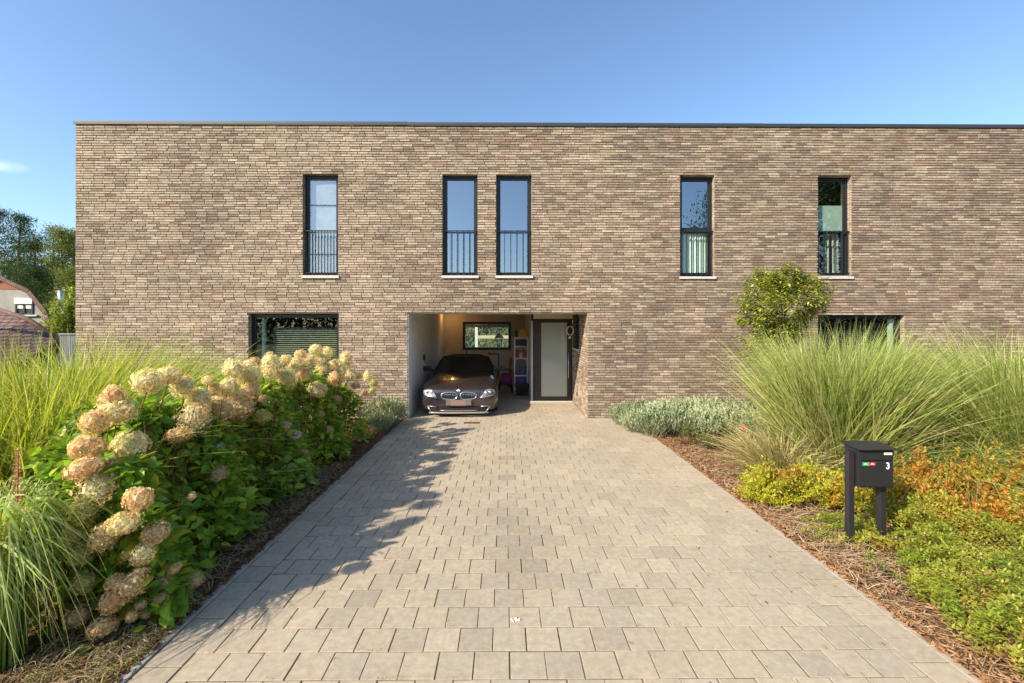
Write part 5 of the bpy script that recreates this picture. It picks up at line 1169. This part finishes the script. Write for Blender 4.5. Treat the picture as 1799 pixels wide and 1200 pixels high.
# ---------------------------------------------------------------- far left: neighbour house, trees
def neighbour():
    Y = 27.0; q = lambda u, v: at(u, v, Y)
    t = thing('gabled_house', 'grey rendered neighbour house with a mansard gable and tiled roof, far left', 'house', (q(0, 600).x, Y, 0)); o = Vector((q(0, 600).x, Y, 0))
    pr = [(-110, 560), (-100, 535), (-60, 511), (-2, 488), (56, 515), (86, 553), (90, 575)]   # gable outline
    pts = [q(*p)-o for p in pr]; Mg = plain('grey_render', (.34, .32, .28), .9, noise=.25, nscale=1.5)
    m = MB(); base = [(pts[0].x, 0), (pts[-1].x, 0)]
    poly = [(p.x, p.z) for p in pts]; poly = [(base[0][0], 0)]+poly+[(base[1][0], 0)]; n = len(poly)
    m.add([(x, 0, z) for x, z in poly]+[(x-9, 7, z) for x, z in poly], [tuple(range(n)), tuple(range(n, 2*n))[::-1]]+[(i, (i+1) % n, n+(i+1) % n, n+i) for i in range(n)]); m.build('wall', Mg, t)
    Mt = plain('clay_tile', (.16, .085, .065), .8, noise=.45, nscale=5, bump=.6, bscale=9)
    m = MB()
    for a, b in zip(pts[1:-1], pts[2:]):
        d = (b-a).normalized(); nn = Vector((-d.z, 0, d.x)); nn = nn if nn.z > 0 else -nn
        A = a+nn*.02; B = b+nn*.02+d*.02; th = nn*.22
        m.add([A+Vector((0, -.3, 0)), B+Vector((0, -.3, 0)), B+th+Vector((0, -.3, 0)), A+th+Vector((0, -.3, 0)), A+Vector((-9.2, 7.2, 0)), B+Vector((-9.2, 7.2, 0)), B+th+Vector((-9.2, 7.2, 0)), A+th+Vector((-9.2, 7.2, 0))], [(0, 1, 2, 3), (7, 6, 5, 4), (0, 4, 5, 1), (1, 5, 6, 2), (2, 6, 7, 3), (3, 7, 4, 0)])
    m.build('roof', Mt, t)
    m = MB(); A, B, C_ = q(-44, 505.5)-o, q(-2, 490)-o, q(42, 509.5)-o; m.add([(A.x, -.03, A.z), (B.x, -.03, B.z), (C_.x, -.03, C_.z), (A.x, .0, A.z), (B.x, 0, B.z), (C_.x, 0, C_.z)], [(0, 2, 1), (3, 4, 5), (0, 1, 4, 3), (1, 2, 5, 4), (2, 0, 3, 5)]); m.build('gable_boarding', plain('red_board', (.30, .10, .05), .8, noise=.3), t)
    a, b = q(28, 553)-o, q(59, 524)-o; m = MB(); frame_box(m, (a.x, b.x, a.z, b.z-.35), -.06, .0, .09); m.box((a.x+b.x)/2-.05, (a.x+b.x)/2+.05, -.06, 0, a.z, b.z-.35); wn = m.build('window', plain('blue_black_frame', (.03, .035, .07), .5), t)
    m = MB(); m.box(a.x+.08, b.x-.08, -.03, -.01, a.z+.08, b.z-.43); m.build('pane', M_gl_mid, wn)
    m = MB(); m.box(a.x, b.x, -.1, -.001, b.z-.349, b.z, bev=.01); m.build('shutter_box', M_metalw, wn)
    m = MB(); m.box(a.x-.05, b.x+.3, -.12, 0, a.z-.09, a.z-.002); m.build('sill', M_sill, wn)
    m = MB(); p = q(78, 530)-o; p2 = q(78, 508)-o; m.tube([(p.x, 1, p.z-.5), (p.x, 1, p2.z)], .16, 12); m.build('flue', M_steel, t)
    m = MB(); p = q(95, 560)-o; p2 = q(95, 541)-o; m.tube([(p.x, .6, 0), (p.x, .6, p2.z)], .1, 10); m.build('vent_pipe', M_steel, t)
    # lower tiled roof in front
    Y2 = 22.0; q2 = lambda u, v: at(u, v, Y2)
    t2 = thing('outbuilding', 'low outbuilding with a red tiled roof in front of the grey gabled house', 'outbuilding', (q2(0, 600).x, Y2, 0)); o2 = Vector((q2(0, 600).x, Y2, 0))
    A, B, Bl = q2(-60, 527)-o2, q2(50, 561)-o2, q2(104, 598)-o2
    m = MB(); 
    def tile_mat():
        mm, n_, out = newmat('roof_tiles'); tc = N(n_, 'ShaderNodeTexCoord'); mp = N(n_, 'ShaderNodeSeparateXYZ'); n_.links.new(tc.outputs['Object'], mp.inputs[0]); cb = N(n_, 'ShaderNodeCombineXYZ'); n_.links.new(mp.outputs[0], cb.inputs[0]); n_.links.new(mp.outputs[2], cb.inputs[1])
        b_ = N(n_, 'ShaderNodeTexBrick'); n_.links.new(cb.outputs[0], b_.inputs[0]); b_.inputs['Scale'].default_value = 1; b_.inputs['Brick Width'].default_value = .24; b_.inputs['Row Height'].default_value = .17; b_.inputs['Mortar Size'].default_value = .025
        b_.inputs['Color1'].default_value = (.30, .17, .14, 1); b_.inputs['Color2'].default_value = (.19, .11, .09, 1); b_.inputs['Mortar'].default_value = (.06, .035, .03, 1)
        pb = N(n_, 'ShaderNodeBsdfPrincipled'); pb.inputs['Roughness'].default_value = .8; n_.links.new(b_.outputs[0], pb.inputs[0]); n_.links.new(pb.outputs[0], out.inputs[0]); return mm
    e_ = [Vector((-14, 0, A.z+(A.z-B.z)/(B.x-A.x)*(A.x+14))), A, B, Bl]
    for P_, Q_ in zip(e_, e_[1:]): m.add([(P_.x, -3.2, P_.z-1.7), (Q_.x, -3.2, Q_.z-1.7), (Q_.x, 0, Q_.z), (P_.x, 0, P_.z)], [(0, 1, 2, 3)])
    m.add([(-14, .1, A.z-.05), (A.x, .1, A.z-.05), (B.x, .1, B.z-.05), (Bl.x, .1, Bl.z-.1), (Bl.x, .1, 0), (-14, .1, 0)], [(0, 1, 2, 3, 4, 5)])
    m.build('roof', tile_mat(), t2, recalc=False)
    m = MB(); m.box(-13.8, Bl.x-.1, .15, 2.5, 0, 1.6); m.build('wall', Mg, t2)
    m = MB(); m.tube([(A.x, -.05, A.z+.03), (B.x, -.05, B.z+.03), (Bl.x+.1, -.05, Bl.z+.0)], .11, 8); m.build('verge_tiles', Mt, t2)
    p = q2(36, 590)-o2; p2 = q2(36, 550)-o2; m = MB(); m.tube([(p.x, -1.2, p.z), (p.x, -1.2, p2.z-.05)], .085, 12); fl_ = m.build('flue', M_steel, t2)
    m = MB(); m.lathe([(.12, p2.z-.05), (.12, p2.z+.1), (.03, p2.z+.2)], p.x, -1.2, 12); m.build('cap', plain('blue_cap', (.08, .17, .4), .5), fl_)
    # grey gate / fence right of it
    m = MB(); a, b = at(104, 587, 20), at(140, 620, 20)
    m.tube([(a.x, 20, a.z), (b.x+1, 20, a.z-.02)], .035, 8)
    for k in range(24): m.box(a.x+.02+k*.1, a.x+.10+k*.1, 20.0, 20.03, 0, a.z-.08)
    tag(m.build('fence', plain('grey_fence', (.16, .16, .17), .7, noise=.2)), 'grey garden fence with a white top rail beside the left house corner', 'fence')
neighbour()
def pine(label, u, vtop, Y, seed, pal, spread=2.6, n=5200, low=.3, group='tall trees behind the neighbour house', bare=False, kindname='pine_tree'):
    r = np.random.default_rng(seed); top = at(u, vtop, Y); H = top.z; t = thing(kindname, label, 'tree', (top.x, Y, 0), r.random()*6, group)
    m = MB(); rad = H*.016; m.tube([(0, 0, 0), (.15, .1, H*.35), (-.1, .1, H*.7), (0, 0, H*.97)], [rad, rad*.8, rad*.5, rad*.12], 9)
    tp = []; nb = 46
    for i in range(nb):
        f = low+(1-low)*(i/nb); a = i*2.4+r.normal(0, .4); L = spread*(1.05-f)**.55*r.uniform(.55, 1.15)*(1 if f < .97 else .4); z = H*f
        tip = np.array([L*math.cos(a), L*math.sin(a), z+L*.22*r.uniform(-.3, 1.4)]); tp.append((np.array([0, 0, z-.3]), tip)); m.tube([(0, 0, z-.3), tuple((tip+[0, 0, z-.3])/2-[0, 0, .1]), tuple(tip)], [rad*.25, rad*.15, .02], 5, cap=False)
    m.build('trunk', M_bark, t, col=(.24, .13, .07) if not bare else (.3, .27, .22), recalc=False)
    idx = r.integers(0, nb, 6*nb); f = r.uniform(.45, 1.05, len(idx)); A = np.array([x[0] for x in tp])[idx]; B = np.array([x[1] for x in tp])[idx]; cc = A+(B-A)*f[:, None]+r.normal(0, .22, (len(idx), 3))*np.array([1, 1, .5])
    k = max(8, int(n*2.6)//len(cc)); P = np.repeat(cc, k, 0)+r.normal(0, 1, (len(cc)*k, 3))*np.array([.42, .42, .2]); m_ = len(P)
    d = r.normal(0, 1, (m_, 3)); d[:, 2] = abs(d[:, 2])*.7
    tone = np.repeat(r.random(len(cc)), k); pal = np.array(pal); ci = np.clip((tone*len(pal)+r.normal(0, .5, m_)), 0, len(pal)-1).astype(int)
    V, Fs, C = inst(SLEAF[0], SLEAF[1], P, rots(d), np.tile([[1, .55, 1]], (m_, 1))*r.uniform(.13, .3, (m_, 1)), np.clip(pal[ci]*(1+.12*r.normal(0, 1, m_))[:, None], 0, 1))
    link('crown', mesh_np('crown', V, Fs, [M_dull], C), t); return t
PD = [(.055, .10, .05), (.085, .14, .06), (.12, .17, .07), (.065, .11, .055)]; PY = [(.20, .23, .05), (.30, .30, .07), (.16, .20, .05), (.36, .30, .08)]; PM = [(.15, .21, .055), (.24, .28, .075), (.32, .34, .09)]
pine('tall dark pine at the left frame edge', -6, 366, 52, 1, PD, 2.9)
pine('tallest dark pine with layered boughs left of the bare topped tree', 36, 376, 50, 2, PD, 2.5, low=.25)
pine('dark pine behind the neighbour roof', 62, 412, 47, 3, PD, 2.2, low=.15)
pine('yellow green pine touching the corner of the brick terrace', 108, 402, 46, 4, PM, 2.1, low=.25)
pine('lighter pine with an orange trunk just left of the brick terrace', 128, 405, 49, 5, PM, 2.0, low=.35)
pine('yellowing tree between the dark pines', 18, 455, 60, 6, PY, 3.6, low=.1, kindname='broadleaf_tree')
pine('tree with thin almost bare top branches', 93, 393, 55, 7, PY, 2.4, n=1500, low=.45, bare=True, kindname='broadleaf_tree')
pine('golden leaved tree low behind the pines', 84, 455, 58, 8, PY, 3.8, low=.05, kindname='broadleaf_tree')
pine('dark bushy conifer between the neighbour house and the terrace', 60, 470, 42, 9, PD, 2.6, low=.05)
pine('deep green conifer directly left of the terrace corner', 140, 470, 42, 12, PM, 2.6, low=.05)
x_ = at(118, 560, 24); shrub('round_bush', 'rounded light green bush between the neighbour house and the brick terrace', 'bush', None, x_.x+.2, 24, 1.15, 1.1, at(118, 528, 24).z, 9000, [(.30, .36, .07), (.40, .44, .10), (.22, .30, .06)], .16)
# woods that show only in the window reflections, and the garden hedge seen through the carport window
def wood(name, label, x0, x1, y0, y1, h, n, pal, size, seed):
    r = np.random.default_rng(seed); x = r.uniform(x0, x1, n); y = r.uniform(y0, y1, n); hh = h*(.72+.5*vnoise(x+200, y+200, 3.0, seed)); z = hh*r.random(n)**.7
    d = r.normal(0, 1, (n, 3)); tone = vnoise(x+300, z+100, .9, seed+1); pal = np.array(pal); ci = np.clip((tone*1.2*len(pal)+r.normal(0, .5, n)), 0, len(pal)-1).astype(int)
    V, Fs, C = inst(SLEAF[0], SLEAF[1], np.stack([x, y, z], 1), rots(d), r.uniform(size*.6, size*1.4, (n, 1)), pal[ci]); tag(plantobj(name, [(V, Fs, C)], M_dull), label, 'trees' if h > 4 else 'hedge', kind='stuff')
wood('woodland', 'belt of trees across the street, seen reflected in the windows', -45, 60, -42, -36, 7.4, 26000, PM+PD, .75, 31)
wood('garden_hedge', 'sunlit garden hedge seen through the carport window', -4, 6, 27, 28.2, 3.4, 15000, [(.14, .15, .05), (.34, .28, .14), (.03, .045, .02), (.01, .014, .008), (.02, .03, .012)], .15, 32)  # leaf palette paints sunlit and shaded patches into the hedge colour
Yp = 23.0; a_, b_ = at(837, 590, Yp), at(845, 592, Yp); t = thing('pergola', 'pale garden pergola seen through the carport back window', 'pergola', (a_.x, Yp, 0))
b = MB(); b.box(-.07, .07, -.06, .06, 0, 2.6); b.build('post', M_metalw, t); b = MB(); b.box(3.2, 3.32, -.06, .06, 0, 2.6); b.build('post', M_metalw, t)
b = MB(); b.box(.071, 3.19, -.05, .05, b_.z-.08, b_.z+.08); b.build('beam', plain('pale_wood', (.6, .5, .36), .7), t)
Yl = 17.0; p = at(877, 594, Yl); t = thing('garden_lantern', 'black lantern with a cone roof seen through the carport back window', 'lantern', (p.x, Yl, 0))
b = MB(); b.lathe([(.19, p.z+.0), (.18, p.z+.03), (.05, p.z+.17), (.015, p.z+.21)], 0, 0, 16); b.build('roof', M_blackp, t)
b = MB()
for k in range(4): a = k*math.pi/2+.6; b.tube([(.10*math.cos(a), .10*math.sin(a), p.z-.26), (.16*math.cos(a), .16*math.sin(a), p.z)], .012, 6)
b.lathe([(.12, p.z-.29), (.12, p.z-.26)], 0, 0, 16); b.tube([(0, 0, 0), (0, 0, p.z-.28)], .025, 8); b.build('stand', M_blackp, t)
def back_pine(label, x, y, H, seed):
    t = pine(label, 893, 100, 10, seed, PD, 3.0, n=4200, low=.2, group='trees mirrored in the windows')
    s = H/at(893, 100, 10).z; t.location = (x, y, 0); t.scale = (1, 1, 1); 
    for c in t.children: c.scale = (s*(.75 if H < 17 else 1.3), s*(.75 if H < 17 else 1.3), s)
back_pine('tall pine across the street mirrored in the upstairs window right of the front door', 21.4, -24, 15.5, 51)
back_pine('tall pine across the street mirrored in the right house upstairs window', 32.3, -23, 20, 52)
